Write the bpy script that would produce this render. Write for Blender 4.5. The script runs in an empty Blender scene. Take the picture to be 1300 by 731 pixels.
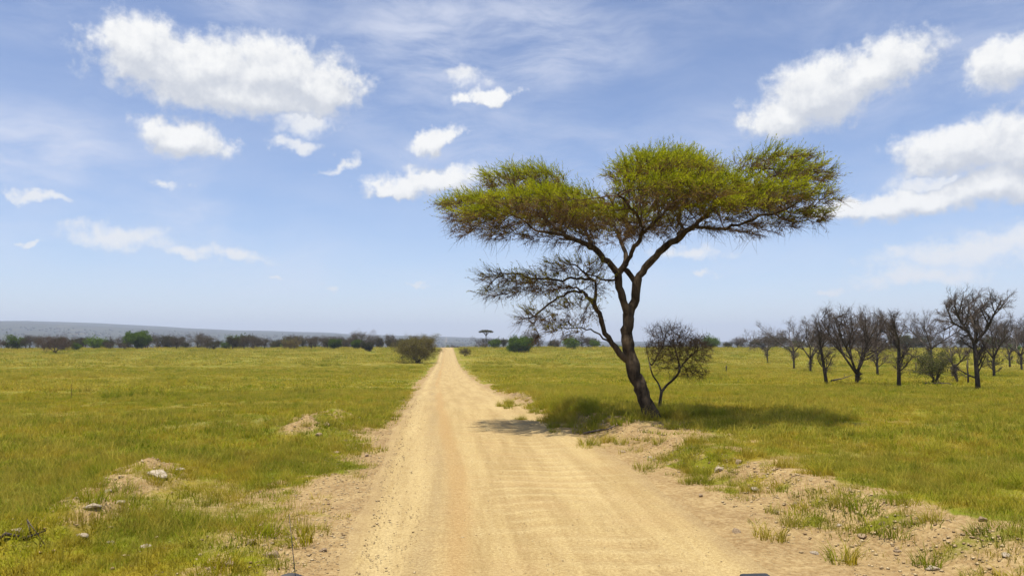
import bpy, math, random
import numpy as np
from mathutils import Vector

R = math.radians
scene = bpy.context.scene
COL = scene.collection
rng = np.random.default_rng(7)
random.seed(7)

# ------------------------------------------------------------------ camera
CAM = np.array([0.0, 0.0, 2.3]); PITCH = R(3.87); YAW = R(4.7); FPX = 1011.0
cd = bpy.data.cameras.new('camera'); cam = bpy.data.objects.new('camera', cd); COL.objects.link(cam)
cam.location = CAM; cam.rotation_euler = (R(90) + PITCH, 0, -YAW)
cd.sensor_width = 36; cd.lens = 28; cd.clip_start = 0.05; cd.clip_end = 40000
scene.camera = cam

# ------------------------------------------------------------------ sky
SUN_EL, SUN_AZ = R(78), R(-128)          # azimuth clockwise from +Y
w = bpy.data.worlds.new('World'); scene.world = w; w.use_nodes = True
wt = w.node_tree; wt.nodes.clear()

class N:
    """tiny node helper"""
    def __init__(s, tree): s.t = tree
    def new(s, kind, **kw):
        n = s.t.nodes.new(kind)
        for k, v in kw.items(): setattr(n, k, v)
        return n
    def put(s, sock, v):
        if isinstance(v, bpy.types.NodeSocket): s.t.links.new(v, sock)
        elif v is not None:
            try: sock.default_value = v
            except Exception:
                sock.default_value = (v[0], v[1], v[2], 1.0)
    def math(s, op, a, b=None, c=None, clamp=False):
        n = s.new('ShaderNodeMath', operation=op); n.use_clamp = clamp
        s.put(n.inputs[0], a); s.put(n.inputs[1], b)
        if c is not None: s.put(n.inputs[2], c)
        return n.outputs[0]
    def vec(s, op, a, b=None):
        n = s.new('ShaderNodeVectorMath', operation=op)
        s.put(n.inputs[0], a); s.put(n.inputs[1], b)
        return n.outputs['Value'] if op in ('LENGTH', 'DOT_PRODUCT', 'DISTANCE') else n.outputs['Vector']
    def scale(s, a, f):
        n = s.new('ShaderNodeVectorMath', operation='SCALE'); s.put(n.inputs[0], a); s.put(n.inputs['Scale'], f)
        return n.outputs['Vector']
    def noise(s, v, sc, detail=4, rough=0.55, out='Fac', dist=0.0, kind=None):
        n = s.new('ShaderNodeTexNoise'); s.put(n.inputs['Vector'], v)
        n.inputs['Scale'].default_value = sc; n.inputs['Detail'].default_value = detail
        n.inputs['Roughness'].default_value = rough; n.inputs['Distortion'].default_value = dist
        return n.outputs['Fac'] if out == 'Fac' else n.outputs['Color']
    def ramp(s, f, a, b, lo=0.0, hi=1.0, smooth=True):
        n = s.new('ShaderNodeMapRange'); n.interpolation_type = 'SMOOTHSTEP' if smooth else 'LINEAR'
        s.put(n.inputs['Value'], f); n.inputs['From Min'].default_value = a; n.inputs['From Max'].default_value = b
        n.inputs['To Min'].default_value = lo; n.inputs['To Max'].default_value = hi
        return n.outputs['Result']
    def mix(s, f, a, b, mode='MIX'):
        n = s.new('ShaderNodeMix', data_type='RGBA', blend_type=mode)
        s.put(n.inputs[0], f)
        for i, v in ((6, a), (7, b)):
            if isinstance(v, bpy.types.NodeSocket): s.t.links.new(v, n.inputs[i])
            else: n.inputs[i].default_value = (v[0], v[1], v[2], 1)
        return n.outputs[2]

# cumulus: (azimuth, elevation, half width, half height, tilt) in degrees, as they stood over the plain
CUM = [(-20.97, 18.7, 3.39, 2.48, 0), (-17.3, 17.91, 6.95, 2.47, 0), (-12.42, 18.22, 5.9, 2.64, 0), (-9.18, 17.45, 3.59, 2.49, 0),
       (-14.73, 16.58, 7.67, 1.78, 0), (-17.92, 13.41, 3.33, 1.42, -8), (2.97, 17.4, 2.31, 0.7, 5), (-0.92, 14.2, 2.5, 0.87, 18),
       (-1.3, 11.39, 4.98, 1.11, 6), (-3.83, 10.83, 2.52, 0.61, 3), (26.0, 16.5, 4.3, 2.75, 8), (29.4, 17.5, 4.9, 2.2, 16),
       (23.84, 14.96, 3.19, 1.44, 8), (37.19, 16.84, 2.97, 1.91, 15), (34.24, 11.99, 4.26, 1.84, 3), (37.61, 11.82, 3.65, 2.43, 0),
       (31.69, 8.88, 5.36, 1.3, 3), (36.71, 9.51, 3.92, 1.52, 0), (27.69, 8.8, 2.66, 0.83, 0)]
SMALL = [(-10.46, 13.52, 1.71, 0.53, -5), (-7.73, 12.22, 1.75, 0.49, 20), (-18.91, 10.41, 1.44, 0.41, 0), (-21.77, 6.79, 3.75, 0.86, 0),
         (-17.87, 6.11, 1.94, 0.47, -6), (-14.59, 5.93, 2.23, 0.53, -8), (-9.95, 15.31, 2.48, 1.37, 0), (0.95, 18.71, 1.96, 0.63, 0),
         (-26.45, 8.92, 1.84, 0.39, 0), (34.67, 5.59, 6.41, 1.08, 4), (31.99, 4.12, 4.26, 0.81, 0), (37.2, 6.16, 3.25, 1.05, 0),
         (26.82, 3.4, 1.27, 0.37, 0), (17.47, 6.29, 2.49, 0.55, 0), (18.26, 4.84, 0.97, 0.28, 0), (-8.42, 3.85, 0.7, 0.28, 0),
         (-2.2, 4.1, 0.73, 0.28, 0), (-11.88, 4.55, 0.94, 0.22, 0), (33.29, 9.88, 3.53, 1.48, 0), (-26.57, 6.24, 0.58, 0.24, 0)]

def cloud_group():
    g = bpy.data.node_groups.new('cloud_field', 'ShaderNodeTree')
    g.interface.new_socket('P', in_out='INPUT', socket_type='NodeSocketVector')
    for o in ('Big', 'Small', 'Free'): g.interface.new_socket(o, in_out='OUTPUT', socket_type='NodeSocketFloat')
    n = N(g); gi = n.new('NodeGroupInput'); go = n.new('NodeGroupOutput'); P = gi.outputs[0]
    # billowing of the outline
    d1 = n.scale(n.vec('SUBTRACT', n.noise(P, 26.0, 5, 0.58, 'Color'), (0.5, 0.5, 0.5)), 0.075)
    q = n.vec('ADD', P, n.vec('MULTIPLY', d1, (1.3, 0.62, 0)))
    def union(lst):
        cur = None
        for a, e, ra, re, t in lst:
            m = n.new('ShaderNodeMapping', vector_type='TEXTURE'); n.put(m.inputs['Vector'], q)
            m.inputs['Location'].default_value = (R(a), R(e), 0); m.inputs['Rotation'].default_value = (0, 0, R(t))
            m.inputs['Scale'].default_value = (R(ra), R(re), 1)
            l = n.vec('LENGTH', m.outputs[0])
            cur = l if cur is None else n.math('SMOOTH_MIN', cur, l, 0.25)
        return n.math('SUBTRACT', 1.0, cur)
    det = n.math('SUBTRACT', n.noise(P, 70.0, 6, 0.6), 0.5)
    g.links.new(n.math('ADD', union(CUM), n.math('MULTIPLY', det, 0.75)), go.inputs[0])
    g.links.new(n.math('ADD', union(SMALL), n.math('MULTIPLY', det, 1.25)), go.inputs[1])
    # free fair-weather cumulus all round the sky, the same kind as those above
    st = n.vec('MULTIPLY', P, (1.0, 2.0, 1.0))
    fr = n.math('SUBTRACT', n.math('ADD', n.noise(st, 5.5, 6, 0.55), n.math('MULTIPLY', det, 0.1)), 0.64)
    g.links.new(fr, go.inputs[2])
    return g

n = N(wt)
tc = n.new('ShaderNodeTexCoord'); sep = n.new('ShaderNodeSeparateXYZ'); wt.links.new(tc.outputs['Generated'], sep.inputs[0])
az = n.math('ARCTAN2', sep.outputs[0], sep.outputs[1]); el = n.math('ARCSINE', sep.outputs[2])
cmb = n.new('ShaderNodeCombineXYZ'); wt.links.new(az, cmb.inputs[0]); wt.links.new(el, cmb.inputs[1]); P = cmb.outputs[0]
cg = cloud_group()
def field(p):
    k = n.new('ShaderNodeGroup'); k.node_tree = cg; n.put(k.inputs[0], p); return k.outputs
F0 = field(P); F1 = field(n.vec('ADD', P, (R(-0.3), R(1.1), 0)))
# only where the listed clouds do not stand (their stretch of sky is filled already)
away = n.ramp(n.vec('LENGTH', n.vec('MULTIPLY', n.vec('SUBTRACT', P, (R(5), R(8), 0)), (1 / R(50), 1 / R(30), 0))), 0.85, 1.15)
big = n.ramp(F0[0], -0.10, 0.48); sml = n.math('MULTIPLY', n.ramp(F0[1], -0.25, 0.85), 0.88)
fre = n.math('MULTIPLY', n.ramp(F0[2], 0.0, 0.09), away)
cov = n.math('MAXIMUM', n.math('MAXIMUM', big, sml), fre)
# high thin streaks
ang = n.vec('MULTIPLY', n.vec('ADD', P, n.scale(n.noise(P, 4.0, 3, 0.5, 'Color'), 0.10)), (1.0, 3.2, 1.0))
cir = n.noise(ang, 7.0, 7, 0.62, dist=0.2)
cmask = n.noise(n.vec('MULTIPLY', n.vec('ADD', P, (0.35, 0.10, 0)), (1.0, 1.7, 1.0)), 3.4, 2, 0.5)
def veil(a, e, ra, re):
    return n.ramp(n.vec('LENGTH', n.vec('MULTIPLY', n.vec('SUBTRACT', P, (R(a), R(e), 0)), (1 / R(ra), 1 / R(re), 0))), 1.15, 0.25)
vmask = n.math('MAXIMUM', n.ramp(cmask, 0.35, 0.66, 0.12, 0.6), n.math('MAXIMUM', veil(3, 21, 17, 5.5), n.math('MAXIMUM', veil(-27, 12, 9, 3.6), n.math('MULTIPLY', veil(5, 13, 16, 4), 0.6))))
cirrus = n.math('MULTIPLY', n.math('MULTIPLY', n.ramp(cir, 0.25, 0.80), vmask), 0.85)
# relief: the upper flank looks at the sun, the base looks grey
rel = n.math('SUBTRACT', F0[0], F1[0])
lit = n.math('ADD', n.ramp(rel, -0.45, 0.70, 0.0, 1.0), n.math('MULTIPLY', n.math('SUBTRACT', n.noise(P, 45, 5, 0.6), 0.5), 0.7), clamp=True)
lit = n.math('MAXIMUM', lit, n.ramp(n.math('SUBTRACT', sml, big), -0.1, 0.3, 0.0, 0.8))
ccol = n.mix(lit, (0.56, 0.59, 0.65), (0.88, 0.88, 0.87))
sky = n.new('ShaderNodeTexSky', sky_type='NISHITA'); sky.sun_disc = False
sky.sun_elevation = SUN_EL; sky.sun_rotation = SUN_AZ
sky.altitude = 1200; sky.air_density = 1.0; sky.dust_density = 0.9; sky.ozone_density = 2.0
SKY = 0.107
skyc = n.mix(1.0, sky.outputs[0], (0.97, 0.93, 1.0), 'MULTIPLY')
cl = n.scale(ccol, 0.78 / SKY)
c1 = n.mix(cirrus, skyc, n.scale(n.mix(0.0, (0.74, 0.77, 0.87), (0, 0, 0)), 0.75 / SKY))
c2 = n.mix(cov, c1, cl)
bg = n.new('ShaderNodeBackground'); wt.links.new(c2, bg.inputs[0]); bg.inputs[1].default_value = SKY
wo = n.new('ShaderNodeOutputWorld'); wt.links.new(bg.outputs[0], wo.inputs[0])

# ------------------------------------------------------------------ sun
sd = bpy.data.lights.new('sun', 'SUN'); sd.energy = 4.9; sd.angle = R(0.53); sd.color = (1.0, 0.955, 0.88)
sun = bpy.data.objects.new('sun', sd); COL.objects.link(sun)
to_sun = Vector((math.sin(SUN_AZ) * math.cos(SUN_EL), math.cos(SUN_AZ) * math.cos(SUN_EL), math.sin(SUN_EL)))
sun.rotation_euler = to_sun.to_track_quat('Z', 'Y').to_euler(); sun.location = (0, 0, 60)
vs = scene.view_settings; vs.view_transform = 'Standard'; vs.look = 'None'; vs.exposure = 0.55; vs.gamma = 1.0; vs.use_curve_mapping = False

# ------------------------------------------------------------------ numeric helpers
_T = np.random.default_rng(3).random((256, 256))
def vnoise(x, y):
    xi = np.floor(x).astype(int); yi = np.floor(y).astype(int); fx = x - xi; fy = y - yi
    fx = fx * fx * (3 - 2 * fx); fy = fy * fy * (3 - 2 * fy)
    a = _T[xi & 255, yi & 255]; b = _T[(xi + 1) & 255, yi & 255]; c = _T[xi & 255, (yi + 1) & 255]; d = _T[(xi + 1) & 255, (yi + 1) & 255]
    return (a * (1 - fx) + b * fx) * (1 - fy) + (c * (1 - fx) + d * fx) * fy
def fbm(x, y, o=4):
    s = 0; a = 0.5; t = 0
    for i in range(o):
        s = s + a * vnoise(x * 2 ** i + 17.3 * i, y * 2 ** i + 9.1 * i); t += a; a *= 0.5
    return s / t
def sstep(a, b, x):
    t = np.clip((x - a) / (b - a), 0, 1); return t * t * (3 - 2 * t)

def mk_mesh(name, V, faces, smooth=False, attrs=None):
    """faces: list of int arrays (M,3) or (M,4)"""
    V = np.asarray(V, np.float32); faces = [np.asarray(f, np.int32) for f in faces if len(f)]
    me = bpy.data.meshes.new(name)
    me.vertices.add(len(V)); me.vertices.foreach_set('co', V.ravel())
    tot = sum(f.size for f in faces); nf = sum(len(f) for f in faces)
    me.loops.add(tot); me.loops.foreach_set('vertex_index', np.concatenate([f.ravel() for f in faces]))
    st = []; o = 0
    for f in faces:
        st.append(o + np.arange(len(f)) * f.shape[1]); o += f.size
    me.polygons.add(nf); me.polygons.foreach_set('loop_start', np.concatenate(st).astype(np.int32))
    if smooth: me.polygons.foreach_set('use_smooth', np.ones(nf, bool))
    for k, v in (attrs or {}).items():
        a = me.attributes.new(k, 'FLOAT', 'POINT'); a.data.foreach_set('value', np.asarray(v, np.float32))
    me.update(calc_edges=True); me.validate()
    return me
def add(name, me, mat=None, parent=None, loc=None, rz=None, scl=None, label=None, cat=None, group=None, kind=None):
    o = bpy.data.objects.new(name, me); COL.objects.link(o)
    if mat is not None and me is not None and not me.materials: me.materials.append(mat)
    if parent is not None: o.parent = parent
    if loc is not None: o.location = [float(v) for v in loc]
    if rz is not None: o.rotation_euler = (0, 0, float(rz))
    if scl is not None: o.scale = scl if hasattr(scl, '__len__') else (scl, scl, scl)
    for k, v in (('label', label), ('category', cat), ('group', group), ('kind', kind)):
        if v: o[k] = v
    return o
class Geo:
    """collects vertices / faces of one mesh"""
    def __init__(s): s.V = []; s.F = []; s.n = 0; s.A = []
    def add(s, V, *F, a=None):
        V = np.asarray(V, float).reshape(-1, 3)
        for f in F:
            if len(f): s.F.append(np.asarray(f) + s.n)
        s.V.append(V); s.n += len(V); s.A.append(np.full(len(V), 0.0) if a is None else np.broadcast_to(a, (len(V),)))
    def mesh(s, name, smooth=False, attr=None):
        q = [f for f in s.F if f.shape[1] == 4]; t = [f for f in s.F if f.shape[1] == 3]
        fs = ([np.concatenate(q)] if q else []) + ([np.concatenate(t)] if t else [])
        return mk_mesh(name, np.concatenate(s.V), fs, smooth, {attr: np.concatenate(s.A)} if attr else None)

def nrm(v): return v / np.maximum(np.linalg.norm(v, axis=-1, keepdims=True), 1e-9)
def tubes(P, Rd, sides):
    """P (B,n,3), Rd (B,n) -> V, quads, tris of tapered tubes"""
    B, k, _ = P.shape
    T = np.empty_like(P); T[:, 1:-1] = P[:, 2:] - P[:, :-2]; T[:, 0] = P[:, 1] - P[:, 0]; T[:, -1] = P[:, -1] - P[:, -2]; T = nrm(T)
    mean = nrm(P[:, -1] - P[:, 0]); ref = np.eye(3)[np.argmin(np.abs(mean), axis=1)][:, None, :]
    U = nrm(ref - (ref * T).sum(-1, keepdims=True) * T); W = np.cross(T, U)
    a = np.arange(sides) * 2 * math.pi / sides
    V = P[:, :, None, :] + Rd[:, :, None, None] * (np.cos(a)[None, None, :, None] * U[:, :, None, :] + np.sin(a)[None, None, :, None] * W[:, :, None, :])
    idx = np.arange(B * k * sides).reshape(B, k, sides); nx = np.roll(idx, -1, axis=2)
    Q = np.stack([idx[:, :-1], nx[:, :-1], nx[:, 1:], idx[:, 1:]], -1).reshape(-1, 4)
    return V.reshape(-1, 3), Q
def ribbons(P, Rd, g_):
    """hair-fine twig ends: tapered blades, two triangles a segment"""
    B, k, _ = P.shape; s = nrm(np.cross(P[:, -1] - P[:, 0], g_.normal(size=(B, 3))))[:, None]
    V = np.stack([P - s * Rd[..., None], P + s * Rd[..., None]], 2).reshape(-1, 3); i = np.arange(B * k * 2).reshape(B, k, 2)
    return V, np.stack([i[:, :-1, 0], i[:, :-1, 1], i[:, 1:, 1], i[:, 1:, 0]], -1).reshape(-1, 4)
def chain(g, pts, rad, sides=8, cap=True, a=None):
    P = np.asarray(pts, float)[None]; Rr = np.asarray(rad, float)[None]
    V, Q = tubes(P, Rr, sides); k = P.shape[1]
    if cap:
        V = np.vstack([V, P[0, 0], P[0, -1]]); m = len(V); i = np.arange(sides)
        c0 = np.stack([np.full(sides, m - 2), (i + 1) % sides, i], 1); e = (k - 1) * sides
        c1 = np.stack([np.full(sides, m - 1), e + i, e + (i + 1) % sides], 1)
        g.add(V, Q, c0, c1, a=a)
    else: g.add(V, Q, a=a)
def smooth_poly(pts, rad, step):
    """resample a traced polyline with a Catmull-Rom curve"""
    p = np.asarray(pts, float); r = np.asarray(rad, float)
    e = np.vstack([2 * p[0] - p[1], p, 2 * p[-1] - p[-2]]); out = []; ro = []
    for i in range(len(p) - 1):
        m = max(1, int(round(np.linalg.norm(p[i + 1] - p[i]) / step)))
        for j in range(m):
            t = j / m; a, b, c, d = e[i:i + 4]
            out.append(0.5 * (2 * b + (c - a) * t + (2 * a - 5 * b + 4 * c - d) * t * t + (3 * b - a - 3 * c + d) * t ** 3)); ro.append(r[i] * (1 - t) + r[i + 1] * t)
    out.append(p[-1]); ro.append(r[-1])
    return np.array(out), np.array(ro)
def leaves(C, D, ln, wd, g_, a=None):
    """small pointed leaf faces at C along D"""
    m = len(C); s = nrm(np.cross(D, g_.normal(size=(m, 3))))
    ln = np.broadcast_to(ln, (m,))[:, None]; wd = np.broadcast_to(wd, (m,))[:, None]
    V = np.stack([C, C + D * ln * .45 + s * wd, C + D * ln, C + D * ln * .45 - s * wd], 1).reshape(-1, 3)
    Q = np.arange(m * 4).reshape(m, 4)
    return V, Q

# ------------------------------------------------------------------ materials
def mat_new(name):
    m = bpy.data.materials.new(name); m.use_nodes = True; t = m.node_tree; t.nodes.clear(); return m, N(t)
def out(n, sh, bump=None):
    o = n.new('ShaderNodeOutputMaterial'); n.t.links.new(sh, o.inputs[0])
def bump(n, h, dist, strength=1.0):
    b = n.new('ShaderNodeBump'); b.inputs['Strength'].default_value = strength; b.inputs['Distance'].default_value = dist
    n.t.links.new(h, b.inputs['Height']); return b.outputs[0]
def level(n, col, k): return n.mix(1.0, col, (k, k, k), 'MULTIPLY')
def principled(n, col, rough=0.9, nor=None, spec=0.2, metal=0.0):
    b = n.new('ShaderNodeBsdfPrincipled'); n.put(b.inputs['Base Color'], level(n, col, 0.80)); n.put(b.inputs['Roughness'], rough)
    b.inputs['Specular IOR Level'].default_value = spec; b.inputs['Metallic'].default_value = metal
    if nor is not None: n.t.links.new(nor, b.inputs['Normal'])
    return b.outputs[0]
def wpos(n): return n.new('ShaderNodeNewGeometry').outputs['Position']
def attr(n, name): a = n.new('ShaderNodeAttribute'); a.attribute_name = name; return a.outputs['Fac']
def orand(n): return n.new('ShaderNodeObjectInfo').outputs['Random']

GREEN, LIME, STRAW, RUST = (0.172, 0.212, 0.006), (0.300, 0.315, 0.008), (0.46, 0.355, 0.055), (0.385, 0.228, 0.016)
def grass_colour(n, p):
    """species patches of the meadow; the same map colours the sward and the ground it covers"""
    f = n.vec('MULTIPLY', p, (1, 1, 0))
    a = n.noise(f, 0.045, 4, 0.6); b = n.noise(n.vec('ADD', f, (31, 7, 0)), 0.35, 4, 0.65); c = n.noise(n.vec('ADD', f, (5, 71, 0)), 1.7, 3, 0.6)
    col = n.mix(n.ramp(b, 0.44, 0.64), GREEN, LIME)
    col = n.mix(n.math('MULTIPLY', n.ramp(n.math('ADD', n.math('MULTIPLY', a, 0.6), n.math('MULTIPLY', c, 0.4)), 0.43, 0.62), 0.66), col, STRAW)
    col = n.mix(n.math('MULTIPLY', n.ramp(n.math('ADD', n.math('MULTIPLY', b, 0.5), n.math('MULTIPLY', c, 0.5)), 0.48, 0.60), 0.52), col, RUST)
    return col

def ground_mat():
    m, n = mat_new('savanna_ground'); p = wpos(n); bare = attr(n, 'bare')
    g = grass_colour(n, p)
    s = n.noise(p, 6.0, 5, 0.7); g = n.mix(n.ramp(s, 0.32, 0.72, 0.25, 0.8), g, (0.165, 0.132, 0.024))
    sc = attr(n, 'scrub'); g = n.mix(n.math('MULTIPLY', sc, n.ramp(n.noise(p, 0.02, 5, 0.7), 0.3, 0.6, 0.75, 1.0)), g, (0.040, 0.042, 0.026))
    d1 = n.noise(p, 1.3, 5, 0.65); d2 = n.noise(n.vec('ADD', p, (9, 3, 0)), 14, 4, 0.7)
    dirt = n.mix(n.ramp(d1, 0.35, 0.65), (0.35, 0.228, 0.086), (0.47, 0.325, 0.128))
    dirt = n.mix(n.ramp(d2, 0.35, 0.72), n.mix(0.45, dirt, (0.20, 0.115, 0.055)), n.mix(0.3, dirt, (0.60, 0.47, 0.27)))
    k = n.ramp(n.math('ADD', bare, n.math('MULTIPLY', n.math('SUBTRACT', d2, 0.5), 0.5)), 0.3, 0.65)
    v = n.new('ShaderNodeTexVoronoi'); n.put(v.inputs['Vector'], p); v.inputs['Scale'].default_value = 22
    h = n.math('ADD', n.math('MULTIPLY', d2, 1.0), n.math('MULTIPLY', n.ramp(v.outputs['Distance'], 0.0, 0.5, 0.4, 0.0), k))
    out(n, principled(n, n.mix(k, g, dirt), 0.95, bump(n, h, 0.035), 0.1)); return m
def grass_mat(name, bias=0.0):
    m, n = mat_new(name); p = wpos(n); col = grass_colour(n, p)
    r = orand(n); h = attr(n, 'tip')
    col = n.mix(n.math('MULTIPLY', n.ramp(r, 0.72 - bias, 1.0 - bias), 0.8), col, STRAW)
    col = n.mix(n.ramp(h, 0.0, 1.0, 0.0, 0.42, False), col, n.mix(0.35, (0.29, 0.26, 0.06), STRAW))
    hs = n.new('ShaderNodeHueSaturation'); n.put(hs.inputs['Color'], col); n.put(hs.inputs['Value'], n.ramp(n.noise(p, 3.1, 2), 0.25, 0.75, 0.85, 1.3))
    col = hs.outputs[0]
    col = level(n, col, 0.95); d = n.new('ShaderNodeBsdfDiffuse'); n.put(d.inputs[0], col); t = n.new('ShaderNodeBsdfTranslucent'); n.put(t.inputs[0], col)
    x = n.new('ShaderNodeMixShader'); x.inputs[0].default_value = 0.45; n.t.links.new(d.outputs[0], x.inputs[1]); n.t.links.new(t.outputs[0], x.inputs[2])
    out(n, x.outputs[0]); return m
def road_mat():
    m, n = mat_new('packed_dirt'); p = wpos(n); lane = attr(n, 'lane'); rip = attr(n, 'ripple'); edge = attr(n, 'edge')
    st = n.vec('MULTIPLY', p, (1.0, 0.06, 1.0))           # wheel-drawn streaks run along the road
    s1 = n.noise(st, 3.2, 5, 0.6); s2 = n.noise(n.vec('ADD', st, (3, 3, 0)), 11, 4, 0.65)
    f1 = n.noise(p, 26, 5, 0.75); f2 = n.noise(n.vec('ADD', p, (7, 2, 1)), 1.1, 4, 0.6); f3 = n.noise(p, 90, 3, 0.7)
    tr = n.noise(n.vec('MULTIPLY', p, (0.35, 2.2, 1.0)), 1.6, 4, 0.6)      # across: dust lying between the ripples, its colour also standing in for their weak shading
    base = n.mix(n.ramp(s1, 0.36, 0.64), (0.40, 0.262, 0.082), (0.58, 0.415, 0.155))
    base = n.mix(n.math('MULTIPLY', n.ramp(s2, 0.45, 0.75), 0.45), base, (0.64, 0.48, 0.21))
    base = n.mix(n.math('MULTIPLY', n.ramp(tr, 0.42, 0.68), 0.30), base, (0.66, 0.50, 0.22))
    base = n.mix(n.math('MULTIPLY', n.ramp(f2, 0.45, 0.7), 0.35), base, (0.50, 0.31, 0.115))
    base = n.mix(n.math('MULTIPLY', n.ramp(lane, 0.0, 1.0), 0.70), base, (0.48, 0.275, 0.080))
    base = n.mix(n.math('MULTIPLY', attr(n, 'smooth_track'), n.ramp(s1, 0.3, 0.7, 0.2, 0.6)), base, (0.68, 0.515, 0.225))
    base = n.mix(n.math('MULTIPLY', attr(n, 'grit_band'), n.ramp(f1, 0.35, 0.7, 0.7, 0.15)), base, (0.36, 0.255, 0.115))
    base = n.mix(n.math('MULTIPLY', n.ramp(n.math('ADD', rip, n.math('MULTIPLY', n.math('SUBTRACT', f1, 0.5), 0.5)), 0.35, 1.0), 0.38), base, (0.72, 0.545, 0.24))  # crests coloured paler: dust tone plus painted ripple light
    base = n.mix(n.math('MULTIPLY', n.ramp(n.math('ADD', rip, n.math('MULTIPLY', n.math('SUBTRACT', f1, 0.5), 0.5)), -0.35, -1.0), 0.28), base, (0.42, 0.26, 0.09))  # troughs coloured darker: ripple shade put into the colour
    d1 = n.noise(p, 1.3, 5, 0.65); dirt = n.mix(n.ramp(d1, 0.35, 0.65), (0.35, 0.228, 0.086), (0.47, 0.325, 0.128))
    base = n.mix(n.ramp(n.math('ADD', edge, n.math('MULTIPLY', n.math('SUBTRACT', s2, 0.5), 0.7)), 0.25, 0.8), base, dirt)
    grit = n.ramp(n.math('ADD', f1, n.math('MULTIPLY', n.math('SUBTRACT', f3, 0.5), 0.8)), 0.30, 0.75)
    base = n.mix(grit, n.mix(0.55, base, (0.25, 0.16, 0.07)), n.mix(0.25, base, (0.80, 0.65, 0.36)))
    h = n.math('ADD', n.math('MULTIPLY', f1, 0.6), n.math('MULTIPLY', s2, 0.25))
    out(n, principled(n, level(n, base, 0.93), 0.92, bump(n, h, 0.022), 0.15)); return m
def bark_mat(name, a, b, sc=9.0):
    m, n = mat_new(name); p = n.new('ShaderNodeTexCoord').outputs['Object']
    f = n.noise(n.vec('MULTIPLY', p, (1, 1, 0.28)), sc, 5, 0.7); l = n.noise(p, 2.1, 3, 0.6)
    col = n.mix(n.ramp(f, 0.35, 0.68), a, b); col = n.mix(n.math('MULTIPLY', n.ramp(l, 0.5, 0.7), 0.5), col, [min(1, v * 1.8) for v in b])
    out(n, principled(n, col, 0.95, bump(n, f, 0.04), 0.1)); return m
def leaf_mat(name, a, b, dry, tr=0.35):
    m, n = mat_new(name); t = attr(n, 'tint'); r = orand(n)
    p = n.new('ShaderNodeTexCoord').outputs['Object']; f = n.noise(p, 2.2, 3, 0.6)
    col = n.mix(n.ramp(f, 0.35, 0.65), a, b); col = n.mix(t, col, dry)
    hs = n.new('ShaderNodeHueSaturation'); n.put(hs.inputs['Color'], col); n.put(hs.inputs['Value'], n.ramp(r, 0, 1, 0.8, 1.15, False)); col = hs.outputs[0]
    col = level(n, col, 0.92); d = n.new('ShaderNodeBsdfDiffuse'); n.put(d.inputs[0], col); q = n.new('ShaderNodeBsdfTranslucent'); n.put(q.inputs[0], col)
    x = n.new('ShaderNodeMixShader'); x.inputs[0].default_value = tr; n.t.links.new(d.outputs[0], x.inputs[1]); n.t.links.new(q.outputs[0], x.inputs[2])
    out(n, x.outputs[0]); return m
def stone_mat(name, a, b):
    m, n = mat_new(name); p = n.new('ShaderNodeTexCoord').outputs['Object']; r = orand(n)
    f = n.noise(p, 9, 5, 0.65); g2 = n.noise(p, 40, 3, 0.6)
    col = n.mix(n.ramp(f, 0.35, 0.7), a, b); col = n.mix(n.math('MULTIPLY', r, 0.35), col, (0.30, 0.20, 0.11))
    out(n, principled(n, col, 0.9, bump(n, n.math('ADD', f, n.math('MULTIPLY', g2, 0.3)), 0.02), 0.2)); return m

M_GROUND = ground_mat(); M_GRASS = grass_mat('meadow_grass'); M_DRY = grass_mat('dry_grass', 0.55); M_ROAD = road_mat()
M_BARK = bark_mat('acacia_bark', (0.032, 0.022, 0.014), (0.105, 0.076, 0.048)); M_TWIG = bark_mat('thorny_twigs', (0.085, 0.052, 0.030), (0.15, 0.095, 0.055), 4)
M_GBARK = bark_mat('grey_bark', (0.055, 0.043, 0.033), (0.135, 0.108, 0.085)); M_GTWIG = bark_mat('grey_twigs', (0.090, 0.070, 0.056), (0.155, 0.122, 0.098), 3)
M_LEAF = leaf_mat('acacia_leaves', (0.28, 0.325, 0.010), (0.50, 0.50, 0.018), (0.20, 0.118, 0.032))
M_BUSHLEAF = leaf_mat('olive_bush_leaves', (0.16, 0.152, 0.030), (0.235, 0.210, 0.050), (0.13, 0.085, 0.040))
M_GREENLEAF = leaf_mat('fresh_green_leaves', (0.075, 0.125, 0.009), (0.12, 0.185, 0.014), (0.06, 0.06, 0.02))
M_DARKLEAF = leaf_mat('dusty_dark_leaves', (0.040, 0.050, 0.016), (0.075, 0.075, 0.025), (0.09, 0.06, 0.03))
M_GREYTUFT = leaf_mat('leafless_twig_ends', (0.070, 0.062, 0.036), (0.098, 0.082, 0.046), (0.11, 0.08, 0.05), 0.2)
M_STONE = stone_mat('pale_limestone', (0.44, 0.35, 0.23), (0.64, 0.55, 0.41)); M_STONE2 = stone_mat('tan_stone', (0.30, 0.20, 0.11), (0.52, 0.40, 0.25))

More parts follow.
